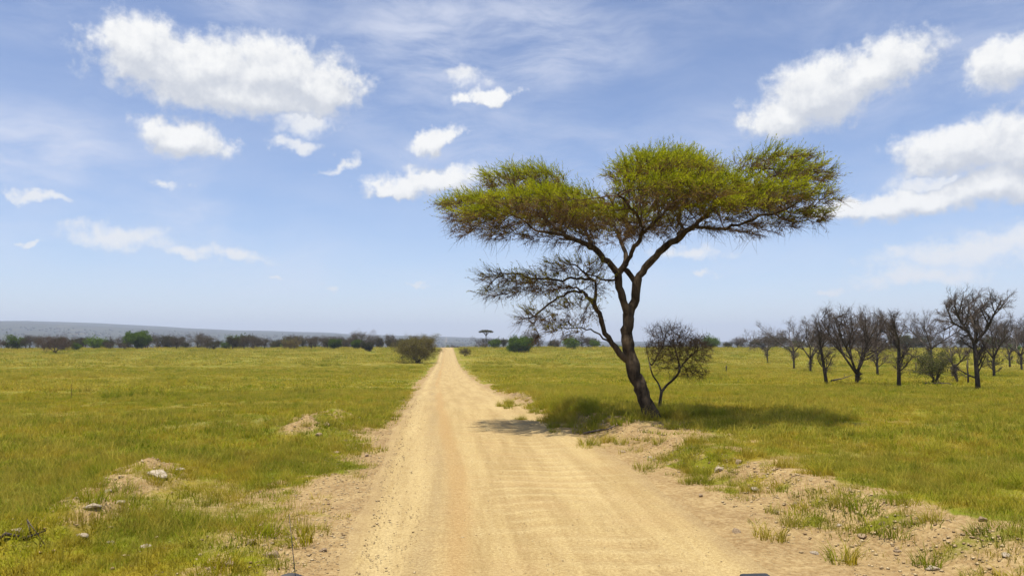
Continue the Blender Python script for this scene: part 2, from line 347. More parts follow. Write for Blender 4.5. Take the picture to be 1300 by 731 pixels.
# ------------------------------------------------------------------ the lie of the land
_py = np.arange(-200, 1500, 1.0)
_pz = np.interp(_py, [-200, 0, 9, 18, 26, 34, 44, 55, 68, 95, 123, 160, 200, 250, 285, 320, 400, 600, 1000, 1500], [0, 0, .02, .10, .10, -.10, -.42, -.66, -.88, -1.3, -1.6, -1.75, -1.2, -.25, .30, .1, -3, -9, -16, -18])
_k = np.hanning(15); _k /= _k.sum(); _pz2 = np.convolve(np.pad(_pz, 7, 'edge'), _k, 'valid')
def road_c(y): return np.interp(y, [-50, 8, 14, 19, 25, 41, 68, 123, 200, 343, 400], [1.03, 1.05, 1.08, .93, .78, .5, .2, .2, .3, .1, -.5])
def road_w(y): return np.interp(y, [-50, 9, 14, 20, 26, 41, 400], [3.85, 3.9, 4.3, 4.1, 3.9, 3.8, 3.9])
def bank_x(y): return np.interp(y, [0, 7, 8.7, 11, 14, 17, 21, 24, 28, 45, 66, 160, 400], [5.9, 5.6, 5.4, 5.1, 4.7, 4.35, 3.85, 3.45, 3.3, 2.7, 2.4, 2.4, 2.3]) + 0.35 * (fbm(np.asarray(y) * 0.55, np.asarray(y) * 0 + 3.3, 3) - .5)
MOUNDS = [(-3.2, 21.8, 1.0, 2.2, .34), (-3.6, 19.6, .7, 1.0, .20), (-4.75, 12.6, .7, 1.5, .25), (-5.0, 13.9, .6, .7, .16), (-4.5, 10.4, .6, 1.2, .25), (-4.9, 8.9, .8, .8, .26), (-2.3, 9.3, .8, .9, .10), (4.15, 19.4, .5, 1.2, .07)]
def hills(x, y):
    r = np.hypot(x, y); a = np.degrees(np.arctan2(x, y))
    top = np.interp(a, [-180, -60, -28, -20, -14.4, -6.6, 1.9, 6, 30, 180], [160, 170, 142, 120, 98, 74, 50, 26, 18, 18])
    top = top * (0.93 + 0.12 * fbm(a * 0.35 + 40, a * 0 + 2.2, 3))
    return top * sstep(1400, 5600, r) * (0.86 + 0.28 * fbm(x / 700, y / 700, 4))
def H(x, y, fine=True):
    x = np.asarray(x, float); y = np.asarray(y, float); r = np.hypot(x, y)
    yy = np.where(y > 0, np.where(r > 60, r * np.clip(y / np.maximum(r, 1), 0.45, 1) ** 0.3, y), y)
    z = np.interp(yy, _py, _pz2) + hills(x, y)
    near = sstep(170, 90, r)
    z = z + near * 0.27 * sstep(-.55, .35, x - bank_x(y)) * sstep(75, 30, y)
    z = z + sstep(6, 14, np.abs(x - 1)) * 0.35 * (fbm(x / 17, y / 17, 3) - .5)
    z = z + 0.10 * (fbm(x / 2.3 + 3, y / 2.3, 3) - .5) * np.clip(sstep(2.0, 3.6, np.abs(x - road_c(y))), 0, 1)
    z = z + .13 * sstep(-2.2, -.8, x - bank_x(y)) * sstep(1.2, .1, x - bank_x(y)) * sstep(40, 20, y) * (fbm(x * 2.8 + 5, y * 2.8, 4) - .5) * (x > 2)
    for mx, my, sx, sy, h in MOUNDS:
        q = ((x - mx) / sx) ** 2 + ((y - my) / sy) ** 2
        e = np.exp(-q * 1.3); z = z + h * e * (0.35 + 1.3 * fbm(x * 2.4, y * 2.4, 4)) + .16 * np.sqrt(e) * np.abs(fbm(x * 4.6 + 8, y * 4.6, 3) - .5)
    return z
def coverage(x, y):
    """0 bare soil .. 1 closed sward"""
    x = np.asarray(x, float); y = np.asarray(y, float)
    nz = fbm(x * 0.9 + 11, y * 0.55 + 5, 4) - .5; nf = fbm(x * 2.6, y * 2.6 + 40, 3) - .5
    le = road_c(y) - road_w(y) / 2
    wl = np.interp(y, [0, 8, 13, 18, 26, 60], [2.1, 1.75, 1.35, 1.05, .55, .5])
    left = np.clip((le - x - .25) / wl * 1.05 + nz * 1.5 + nf * 1.7 - .05, 0, 1) * sstep(.1, .5, le - x)
    bx = bank_x(y)
    wr = np.interp(y, [0, 14, 24, 40], [1.25, 1.0, .6, .45]); right = np.clip(.5 + (x - bx) / wr * .42 + nz * 1.5 + nf * 1.9, 0, 1) * sstep(-1.25, -.7, (x - bx) / wr)
    c = np.where(x < road_c(y), left, right)
    for mx, my, sx, sy, h in MOUNDS:
        q = ((x - mx) / sx) ** 2 + ((y - my) / sy) ** 2
        c = c * (1 - np.exp(-q * 1.3) * np.clip(0.80 + nz * 3.4 + nf * 2.0, 0, 1) * min(1, h * 6))
    dry = sstep(.02, .20, fbm(x * .42 + 60, y * .42 + 8, 4) - .5) * 0.5
    return np.clip(c * (1 - dry) + nf * .1 * (c > .02), 0, 1)

def ray_dir(px, py):
    x = (px - 650) / FPX; u = (365.5 - py) / FPX
    f = math.cos(PITCH) - u * math.sin(PITCH); z = math.sin(PITCH) + u * math.cos(PITCH)
    return np.array([x * math.cos(YAW) + f * math.sin(YAW), -x * math.sin(YAW) + f * math.cos(YAW), z])
def stand(px, py):
    """ground point seen at a spot of the photograph"""
    d = ray_dir(px, py); t = np.geomspace(3, 1200, 6000); p = CAM + t[:, None] * d
    i = np.argmax(p[:, 2] < H(p[:, 0], p[:, 1])); q = p[i]; return np.array([q[0], q[1], float(H(q[0], q[1]))])

# ------------------------------------------------------------------ ground and road
def axis(pos_fine, fine, grow, end):
    a = [0.0]
    while a[-1] < end: a.append(a[-1] + (fine if a[-1] < pos_fine else max(fine, (a[-1] - pos_fine) * grow + fine)))
    return np.array(a)
ax = axis(7.5, 0.09, 0.06, 9000); gx = np.concatenate([-ax[:0:-1], ax]) + 0.6
ay = axis(24.0, 0.10, 0.04, 9500); gy = np.concatenate([-axis(0, 1.0, 0.35, 5000)[:0:-1] + 2.0, ay + 2.0])
X, Y = np.meshgrid(gx, gy, indexing='ij'); Z = H(X, Y)
rc, rw = road_c(Y), road_w(Y)
inroad = sstep(0.15, -0.35, np.abs(X - rc) - rw / 2) * (Y < 700)
Z = Z - inroad * 0.10
i = np.arange(X.size).reshape(X.shape)
Q = np.stack([i[:-1, :-1], i[1:, :-1], i[1:, 1:], i[:-1, 1:]], -1).reshape(-1, 4)
bare = 1 - coverage(X, Y)
lim = np.clip(sstep(6.5, 3.0, np.abs(X - road_c(Y))) + sstep(2.2, .2, X - bank_x(Y)) * (X > 0), .40, 1)
for mx, my, sx, sy, h in MOUNDS: lim = np.maximum(lim, np.exp(-(((X - mx) / sx) ** 2 + ((Y - my) / sy) ** 2) * .8))
bare = np.minimum(bare, lim)
bare = np.where(np.hypot(X, Y) > 130, np.minimum(bare, .45), bare)
add('ground', mk_mesh('ground', np.stack([X, Y, Z], -1).reshape(-1, 3), [Q], True, {'bare': bare.ravel(), 'scrub': sstep(330, 520, np.hypot(X, Y)).ravel()}), M_GROUND, kind='structure')

ry = np.concatenate([np.arange(-12, 4, .5), np.arange(4, 30, .055), 30 + axis(0, .06, .02, 600)])
u = np.linspace(-1, 1, 130)
U, Y = np.meshgrid(u, ry, indexing='ij')
ex = 1.0 + 0.16 * (fbm(Y * .5 + 7, np.sign(U) * 20 + 40, 4) - .5) + .05
X = road_c(Y) + U * (road_w(Y) / 2 + 0.35) * ex
Z = H(X, Y) + 0.012 - 0.16 * sstep(.84, 1.0, np.abs(U))
xr = X - road_c(Y)
for c0, wd, dp in ((-1.64, .24, .022), (-.1, .22, .008), (.95, .34, .018), (1.6, .2, .012)): Z -= dp * np.exp(-((xr - c0 - .12 * (fbm(Y * .08, Y * 0 + c0 * 9, 2) - .5)) / wd) ** 2)
Z += .014 * np.exp(-((xr + 1.15) / .25) ** 2)
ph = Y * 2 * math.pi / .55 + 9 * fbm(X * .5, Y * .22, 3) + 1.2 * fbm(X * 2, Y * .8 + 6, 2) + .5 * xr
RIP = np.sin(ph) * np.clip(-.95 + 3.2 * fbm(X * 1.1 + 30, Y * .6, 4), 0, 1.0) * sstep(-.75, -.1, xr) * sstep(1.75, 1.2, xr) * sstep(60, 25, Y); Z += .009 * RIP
Z += .012 * (fbm(X * 5, Y * 5, 3) - .5)
i = np.arange(X.size).reshape(X.shape)
Q = np.stack([i[:-1, :-1], i[1:, :-1], i[1:, 1:], i[:-1, 1:]], -1).reshape(-1, 4)
sh_ = .16 * (fbm(Y * .12, Y * 0 + 4, 2) - .5); lane = np.exp(-((xr + .88 + sh_) / .19) ** 2) * np.clip(-.15 + 1.9 * fbm(X * 4.0, Y * .25 + 9, 4), 0, 1.1); lane2 = np.exp(-((xr + 1.22 + sh_) / .20) ** 2) * np.clip(2 * fbm(X * 3 + 50, Y * .3, 3) - .3, 0, 1); lane3 = np.exp(-((xr + 1.64 + sh_) / .22) ** 2) + .6 * np.exp(-((xr - 1.15) / .3) ** 2)
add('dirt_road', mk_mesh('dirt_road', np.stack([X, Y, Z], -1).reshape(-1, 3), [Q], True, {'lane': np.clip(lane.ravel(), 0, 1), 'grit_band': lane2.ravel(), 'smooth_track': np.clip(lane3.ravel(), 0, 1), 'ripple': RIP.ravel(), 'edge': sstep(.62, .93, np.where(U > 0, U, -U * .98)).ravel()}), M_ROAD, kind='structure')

# ------------------------------------------------------------------ grass: blades in tufts, strewn by geometry nodes
def tuft_mesh(name, nb, rad, h0, h1, wd, lean, seed, mat, segs=3):
    g_ = np.random.default_rng(seed); a = g_.random(nb) * 6.283; r = rad * np.sqrt(g_.random(nb))
    base = np.stack([np.cos(a) * r, np.sin(a) * r, np.full(nb, -.02)], 1)
    h = h0 + (h1 - h0) * g_.random(nb) ** 1.5; a2 = a + g_.normal(0, 1.1, nb); ln = lean * (.3 + g_.random(nb))
    dirv = np.stack([np.cos(a2), np.sin(a2), np.zeros(nb)], 1); fa = g_.random(nb) * 6.283; side = np.stack([np.cos(fa), np.sin(fa), np.zeros(nb)], 1)
    V = []; A = []
    for k in range(segs + 1):
        t = k / segs; c = base + dirv * (ln * h * t * t)[:, None] + np.array([0, 0, 1]) * (h * (t - .25 * ln * t * t))[:, None]
        w_ = wd * (1 - t) ** .7
        if k < segs: V += [c - side * w_, c + side * w_]; A += [np.full(nb, t)] * 2
        else: V += [c]; A += [np.full(nb, 1.)]
    m = len(V); V = np.stack(V, 1).reshape(-1, 3); A = np.stack(A, 1).ravel(); b = np.arange(nb)[:, None] * m
    qs = [b + np.array([[2 * k, 2 * k + 1, 2 * k + 3, 2 * k + 2]]) for k in range(segs - 1)]
    ts = b + np.array([[2 * segs - 2, 2 * segs - 1, 2 * segs]])
    me = mk_mesh(name, V, [np.concatenate(qs), ts] if qs else [ts], False, {'tip': A}); me.materials.append(mat)
    return bpy.data.objects.new(name, me)       # not linked: only a source for the sward
def strew(name, pts, scl, srcs, label, cat, zoff=0.0):
    m = len(pts)
    me = bpy.data.meshes.new(name); me.vertices.add(m); me.vertices.foreach_set('co', np.asarray(pts, np.float32).ravel())
    a = me.attributes.new('turn', 'FLOAT_VECTOR', 'POINT'); rv = np.zeros((m, 3), np.float32); rv[:, 2] = rng.random(m) * 6.283; rv[:, :2] = rng.normal(0, .10, (m, 2)); a.data.foreach_set('vector', rv.ravel())
    a = me.attributes.new('size', 'FLOAT', 'POINT'); a.data.foreach_set('value', np.asarray(scl, np.float32))
    a = me.attributes.new('pick', 'INT', 'POINT'); a.data.foreach_set('value', rng.integers(0, len(srcs), m).astype(np.int32))
    me.update()
    g = bpy.data.node_groups.new(name + '_nodes', 'GeometryNodeTree')
    g.interface.new_socket('Geometry', in_out='INPUT', socket_type='NodeSocketGeometry'); g.interface.new_socket('Geometry', in_out='OUTPUT', socket_type='NodeSocketGeometry')
    gi = g.nodes.new('NodeGroupInput'); go = g.nodes.new('NodeGroupOutput'); ip = g.nodes.new('GeometryNodeInstanceOnPoints'); jn = g.nodes.new('GeometryNodeJoinGeometry')
    for s in srcs:
        oi = g.nodes.new('GeometryNodeObjectInfo'); oi.inputs['Object'].default_value = s; oi.inputs['As Instance'].default_value = False
        gt = g.nodes.new('GeometryNodeGeometryToInstance'); g.links.new(oi.outputs['Geometry'], gt.inputs[0]); g.links.new(gt.outputs[0], jn.inputs[0])
    def nat(nm, ty):
        q = g.nodes.new('GeometryNodeInputNamedAttribute'); q.data_type = ty; q.inputs['Name'].default_value = nm; return q.outputs[0]
    g.links.new(gi.outputs[0], ip.inputs['Points']); g.links.new(jn.outputs[0], ip.inputs['Instance']); ip.inputs['Pick Instance'].default_value = True
    g.links.new(nat('pick', 'INT'), ip.inputs['Instance Index']); g.links.new(nat('turn', 'FLOAT_VECTOR'), ip.inputs['Rotation']); g.links.new(nat('size', 'FLOAT'), ip.inputs['Scale'])
    g.links.new(ip.outputs[0], go.inputs[0])
    o = add(name, me, None, label=label, cat=cat, kind='stuff'); md = o.modifiers.new('strew', 'NODES'); md.node_group = g
    return o
def scatter(r0, r1, dens, half=R(44)):
    """random points of the plain between two distances, in the sector round the road"""
    m = int(half * (r1 * r1 - r0 * r0) * dens); r = np.sqrt(r0 * r0 + (r1 * r1 - r0 * r0) * rng.random(m)); a = YAW + (rng.random(m) * 2 - 1) * half
    return r * np.sin(a), r * np.cos(a)
def on_ground(x, y): return np.stack([x, y, H(x, y)], 1)
SH = [tuft_mesh('short_tuft', 56, .16, .03, .10, .0040, .75, 11, M_GRASS), tuft_mesh('leafy_tuft', 44, .13, .04, .13, .0050, .9, 12, M_GRASS), tuft_mesh('fine_tuft', 60, .20, .03, .11, .0032, .7, 13, M_GRASS), tuft_mesh('stalk_tuft', 18, .15, .08, .24, .0028, .5, 14, M_DRY)]
MD = [tuft_mesh('wide_tuft', 90, .36, .04, .13, .008, .8, 21, M_GRASS, 2), tuft_mesh('loose_tuft', 80, .32, .04, .15, .009, .8, 22, M_GRASS, 2), tuft_mesh('straw_tuft', 40, .30, .07, .22, .006, .6, 23, M_DRY, 2)]
FA = [tuft_mesh('far_patch', 110, .95, .05, .16, .022, .8, 31, M_GRASS, 1), tuft_mesh('far_straw_patch', 70, .9, .07, .20, .018, .7, 32, M_DRY, 1)]
TU = [tuft_mesh('rank_tuft', 90, .13, .12, .34, .0045, .7, 41, M_GRASS), tuft_mesh('rank_clump', 120, .19, .10, .30, .0050, .8, 42, M_GRASS)]
def sward(name, r0, r1, dens, srcs, s0, s1, label):
    x, y = scatter(r0, r1, dens, R(82) if r1 < 20 else R(56) if r1 < 60 else R(46)); c = coverage(x, y) * (np.abs(x - road_c(y)) > road_w(y) / 2 + (.15 if r1 < 40 else .4 if r1 < 60 else 1.2 if r1 < 200 else 3.2))
    rough = fbm(x * .22 + 3, y * .22 + 90, 3)
    fade = sstep(165, 100, np.hypot(x, y)) if 100 < r1 < 200 else 1; keep = rng.random(len(x)) < c ** 1.15 * (.6 + .7 * rough) * fade; x, y, rough = x[keep], y[keep], rough[keep]
    strew(name, on_ground(x, y), (s0 + (s1 - s0) * rng.random(len(x))) * (.6 + .8 * rough), srcs, label, 'grass')
    return len(x)
NG = [sward('meadow_grass', 1.5, 17, 85, SH, .7, 1.35, 'short green and straw coloured grass covering the verges of the road'),
      sward('field_grass', 16, 48, 17, MD, .7, 1.35, 'open meadow of green and yellow grass behind the road verges'),
      sward('plain_grass', 46, 165, 1.7, FA, .7, 1.4, 'wide yellow green grass plain reaching to the far tree line')]
NG.append(sward('far_plain_grass', 150, 290, .16, FA, 2.0, 3.6, 'thin pale grass of the farthest plain below the tree line'))
# ranker, greener clumps along the bank and in the rain-fed hollows
x, y = scatter(5, 42, 7.0); c = coverage(x, y); k = (rng.random(len(x)) < sstep(.42, .62, fbm(x * .45 + 21, y * .45 + 2, 4)) * .28 * (c > .12)) | ((rng.random(len(x)) < .42) & (np.abs(x - bank_x(y) + .35) < 1.2) & (fbm(x * 1.3, y * 1.3 + 70, 3) > .47) & (y < 30)) | ((rng.random(len(x)) < .07) & (c < .5) & (np.abs(x - road_c(y)) > 2.5) & ((x < 0) | (x > bank_x(y) - 1.8)))
strew('rank_grass', on_ground(x[k], y[k]), .55 + .75 * rng.random(k.sum()), TU + SH[1:2], 'taller fresh green grass clumps along the eroded bank edges', 'grass')
x, y = scatter(40, 150, .55); k = (np.abs(x - road_c(y)) > 3) & (rng.random(len(x)) < sstep(.50, .66, fbm(x * .10 + 21, y * .10 + 2, 4)) * .5)
strew('scattered_grass_clumps', on_ground(x[k], y[k]), 1.2 + 1.8 * rng.random(k.sum()), TU, 'coarse green grass clumps dotted over the open plain', 'grass')
TD = [tuft_mesh('dry_clump', 60, .14, .08, .30, .0036, .7, 51, M_DRY), tuft_mesh('straw_clump', 44, .12, .10, .36, .0030, .55, 52, M_DRY)]
x, y = scatter(5, 45, 9.0); c = coverage(x, y); k = (c > .15) & (rng.random(len(x)) < sstep(.47, .60, fbm(x * .6 + 5, y * .6 + 33, 4)) * np.where((x < 0) & (y < 22), .8, .28)) & (np.abs(x - road_c(y)) > road_w(y) / 2 + .3)
strew('dry_grass', on_ground(x[k], y[k]), .5 + .6 * rng.random(k.sum()), TD, 'straw coloured dry grass clumps mixed into the green verge', 'grass')
q = np.concatenate([np.stack([3.75 + rng.normal(0, .35, 130), 24.5 + rng.normal(0, 1.6, 130)], 1), np.stack([5.6 + rng.normal(0, .8, 90), 20.6 + rng.normal(0, .4, 90)], 1)])
strew('bank_grass', on_ground(q[:, 0], q[:, 1]), .9 + .8 * rng.random(len(q)), TU, 'dense dark green grass on the shaded bank below the acacia', 'grass')
print('grass tufts', NG, k.sum())

# ------------------------------------------------------------------ stones
def rock_mesh(name, seed, sub=2, flat=.62):
    import bmesh
    bm = bmesh.new(); bmesh.ops.create_icosphere(bm, subdivisions=sub, radius=.5); g_ = np.random.default_rng(seed)
    cuts = nrm(g_.normal(size=(15, 3))); off = .22 + .20 * g_.random(15)
    for v in bm.verts:
        p = np.array(v.co)
        for c_, o_ in zip(cuts, off):
            d = p @ c_ - o_
            if d > 0: p = p - c_ * d * .92
        p = p * (1 + .10 * (g_.random() - .5)); v.co = (p[0], p[1] * .85, p[2] * flat)
    me = bpy.data.meshes.new(name); bm.to_mesh(me); bm.free(); return me
ROCKS = [rock_mesh('stone', 50 + i, 2, (.55, .7, .4, .62)[i % 4]) for i in range(6)]
for me in ROCKS: me.materials.append(M_STONE2)
PALE = [rock_mesh('pale_stone', 70 + i, 3 if i == 0 else 2, (.62, .5, .35)[i]) for i in range(3)]
for me in PALE: me.materials.append(M_STONE)
def stone(px, py, wpx, me, label, group=None):
    p = stand(px, py); d = np.linalg.norm(p - CAM); s = wpx * d / FPX * 1.05
    return add('stone', me, None, None, p + [0, 0, .05 * s], random.random() * 6.28, s, label, 'stone', group)
stone(199, 604, 29, PALE[0], 'largest whitish boulder in the grass at the top of the left dirt heap')
for k, (px, py, wp) in enumerate([(137, 625, 14), (118, 645, 22), (152, 640, 16), (104, 681, 17), (140, 690, 13), (184, 694, 15), (22, 675, 16), (228, 596, 12)]):
    stone(px, py, wp, PALE[1 + k % 2], 'whitish flat stone on the bare dirt heap of the left verge', 'pale stones on the left heaps')
for k, (px, py, wp) in enumerate([(345, 706, 22), (318, 690, 15), (372, 683, 12), (405, 553, 12), (428, 575, 13), (415, 540, 10), (440, 560, 9), (466, 579, 9), (290, 715, 17), (410, 699, 11), (268, 722, 14)]):
    stone(px, py, wp, ROCKS[k % 6], 'tan stone lying on the bare soil of the left verge', 'tan stones on the left verge')
for k, (px, py, wp) in enumerate([(913, 597, 19), (937, 588, 13), (790, 573, 10), (958, 621, 15), (1095, 681, 17), (935, 675, 15), (1034, 703, 13), (1246, 661, 13), (731, 551, 9), (1183, 722, 19), (880, 603, 10), (1010, 640, 12), (1066, 668, 11), (985, 652, 12), (1140, 700, 12), (1278, 705, 15), (850, 590, 9), (1120, 665, 10), (825, 581, 8), (890, 630, 9)]):
    if k % 3 == 0: stone(px, py, wp, PALE[1 + k % 2], 'pale whitish stone on the eroded acacia side bank of the road', 'pale stones on the acacia side bank')
    else: stone(px, py, wp, ROCKS[k % 6], 'brownish tan stone on the eroded acacia side bank of the road', 'tan stones on the acacia side bank')
# gravel: too many to count
g = Geo(); octa = np.array([[1, 0, 0], [-1, 0, 0], [0, 1, 0], [0, -1, 0], [0, 0, 1], [0, 0, -1]], float)
of = np.array([[0, 2, 4], [2, 1, 4], [1, 3, 4], [3, 0, 4], [2, 0, 5], [1, 2, 5], [3, 1, 5], [0, 3, 5]])
def gravel(m, xf, yf, s0, s1):
    y = yf(m); x = xf(y); s = s0 + (s1 - s0) * rng.random(m) ** 3
    z = H(x, y) + s * .25 + .012 * (np.abs(x - road_c(y)) < road_w(y) / 2)
    V = octa[None] * (.6 + .6 * rng.random((m, 6, 1))) * s[:, None, None] * np.array([1.0, 1.0, .5]); a = rng.random(m) * 6.28
    V = np.stack([V[..., 0] * np.cos(a)[:, None] - V[..., 1] * np.sin(a)[:, None], V[..., 0] * np.sin(a)[:, None] + V[..., 1] * np.cos(a)[:, None], V[..., 2]], -1)
    V += np.stack([x, y, z], 1)[:, None]; F = (of[None] + np.arange(m)[:, None, None] * 6).reshape(-1, 3)
    g.add(V.reshape(-1, 3), F, a=np.repeat(rng.random(m), 6))
yf = lambda m: 5.5 + 30 * rng.random(m) ** 1.8
gravel(8000, lambda y: road_c(y) - road_w(y) / 2 - .22 + rng.normal(0, .30, len(y)), yf, .004, .018)
gravel(5000, lambda y: road_c(y) - road_w(y) / 2 - .9 + rng.normal(0, .6, len(y)), yf, .005, .030)
gravel(5000, lambda y: road_c(y) - 1.22 + rng.normal(0, .16, len(y)), yf, .003, .010)
gravel(7000, lambda y: road_c(y) + road_w(y) / 2 + (bank_x(y) - road_c(y) - road_w(y) / 2) * (.35 + .8 * rng.random(len(y)) ** .6), yf, .005, .034)
gravel(3500, lambda y: road_c(y) + road_w(y) * (rng.random(len(y)) - .5), yf, .004, .013)
for mx, my, sx, sy, h in MOUNDS[:7]:
    k = 130; q = rng.normal(0, .55, (k, 2)); yy = my + q[:, 1] * sy
    gravel(k, lambda y_: mx + q[:, 0] * sx, lambda m_: yy, .008, .042)
def gravel_mat():
    m, n = mat_new('gravel'); t = attr(n, 'shade')
    col = n.mix(t, (0.27, 0.175, 0.085), (0.56, 0.43, 0.235)); out(n, principled(n, col, .9, None, .2)); return m
add('gravel', g.mesh('gravel', False, 'shade'), gravel_mat(), label='loose tan gravel strewn along both edges of the road', cat='gravel', kind='stuff')

exec_trees = True
# ------------------------------------------------------------------ trees
def colonise(seedP, seedPar, seedR, A, step, di, dk, iters, g_, bias=(0, 0, 0), jit=.15, maxn=20000):
    """branches grow from the traced limbs towards points spread through the crown"""
    Pn = np.zeros((maxn, 3)); par = np.full(maxn, -1); m = len(seedP); Pn[:m] = seedP; par[:m] = seedPar
    kids = np.zeros(maxn, int); A = A.copy(); nd = np.full(len(A), 1e9); ni = np.zeros(len(A), int); lo = 0; bias = np.asarray(bias, float)
    for it in range(iters):
        if lo < m:
            for s in range(lo, m, 400):
                D = np.linalg.norm(A[:, None] - Pn[None, s:min(m, s + 400)], axis=2); j = D.argmin(1); d = D[np.arange(len(A)), j]; b = d < nd; nd[b] = d[b]; ni[b] = j[b] + s
        keep = nd > dk; A, nd, ni = A[keep], nd[keep], ni[keep]
        if not len(A): break
        lim = di * (1.7 if it < 12 else 1); sel = nd < lim
        if not sel.any(): break
        acc = np.zeros((m, 3)); np.add.at(acc, ni[sel], nrm(A[sel] - Pn[ni[sel]])); act = np.unique(ni[sel]); act = act[kids[act] < 3]
        d = nrm(nrm(acc[act]) + bias + g_.normal(0, jit, (len(act), 3))); q = Pn[act] + d * step
        if m + len(q) > maxn or not len(q): break
        lo = m; Pn[m:m + len(q)] = q; par[m:m + len(q)] = act; kids[act] += 1; m += len(q)
    return Pn[:m], par[:m]
def radii(par, n0, r0, tip, ex):
    m = len(par); acc = np.zeros(m); r = np.zeros(m)
    for i in range(m - 1, -1, -1):
        r[i] = max(tip, acc[i] ** (1 / ex)) if acc[i] > 0 else tip
        if i < len(r0) and r0[i] > 0: r[i] = max(r0[i], min(r[i], r0[i] * 1.25))
        if par[i] >= 0: acc[par[i]] += r[i] ** ex
    return r
def skeleton(Pn, par, r, n0, thick):
    """split into chains; returns two Geo: thick wood and fine wood"""
    m = len(par); best = np.full(m, -1); br = np.zeros(m)
    for i in range(m):
        p = par[i]
        if p >= 0 and r[i] > br[p]: br[p] = r[i]; best[p] = i
    W, T = Geo(), Geo()
    heads = [i for i in range(m) if par[i] < 0 or best[par[i]] != i]
    for h in heads:
        c = [h]
        while best[c[-1]] >= 0: c.append(best[c[-1]])
        pts = Pn[c]; rr = r[c].copy()
        if par[h] >= 0: pts = np.vstack([Pn[par[h]], pts]); rr = np.concatenate([[min(r[par[h]], rr[0] * 1.25)], rr])
        if len(pts) < 2: continue
        big = rr.max()
        if big > .05: rr = rr * (1 + .045 * np.sin(np.arange(len(rr)) * 1.9 + h) * np.cos(np.arange(len(rr)) * .7)); rr = rr * (.94 + .14 * vnoise(np.arange(len(rr)) * .8 + h * 3.1, np.zeros(len(rr))))
        chain(W if big > thick else T, pts, rr, 12 if big > .1 else 8 if big > .04 else 5 if big > .015 else 3, big > thick)
    return W, T
def twiglets(S, D, ln, r, g_, droop=0.0, wob=.25):
    k = len(S); D = nrm(D); q = nrm(D + g_.normal(0, wob, (k, 3)) + np.array([0, 0, -droop])); l = ln[:, None]
    P = np.stack([S, S + D * l * .5, S + D * l * .5 + q * l * .5], 1); Rr = np.stack([np.full(k, r), np.full(k, r * .7), np.full(k, r * .25)], 1)
    V, Q = tubes(P, Rr, 3); return P, V, Q

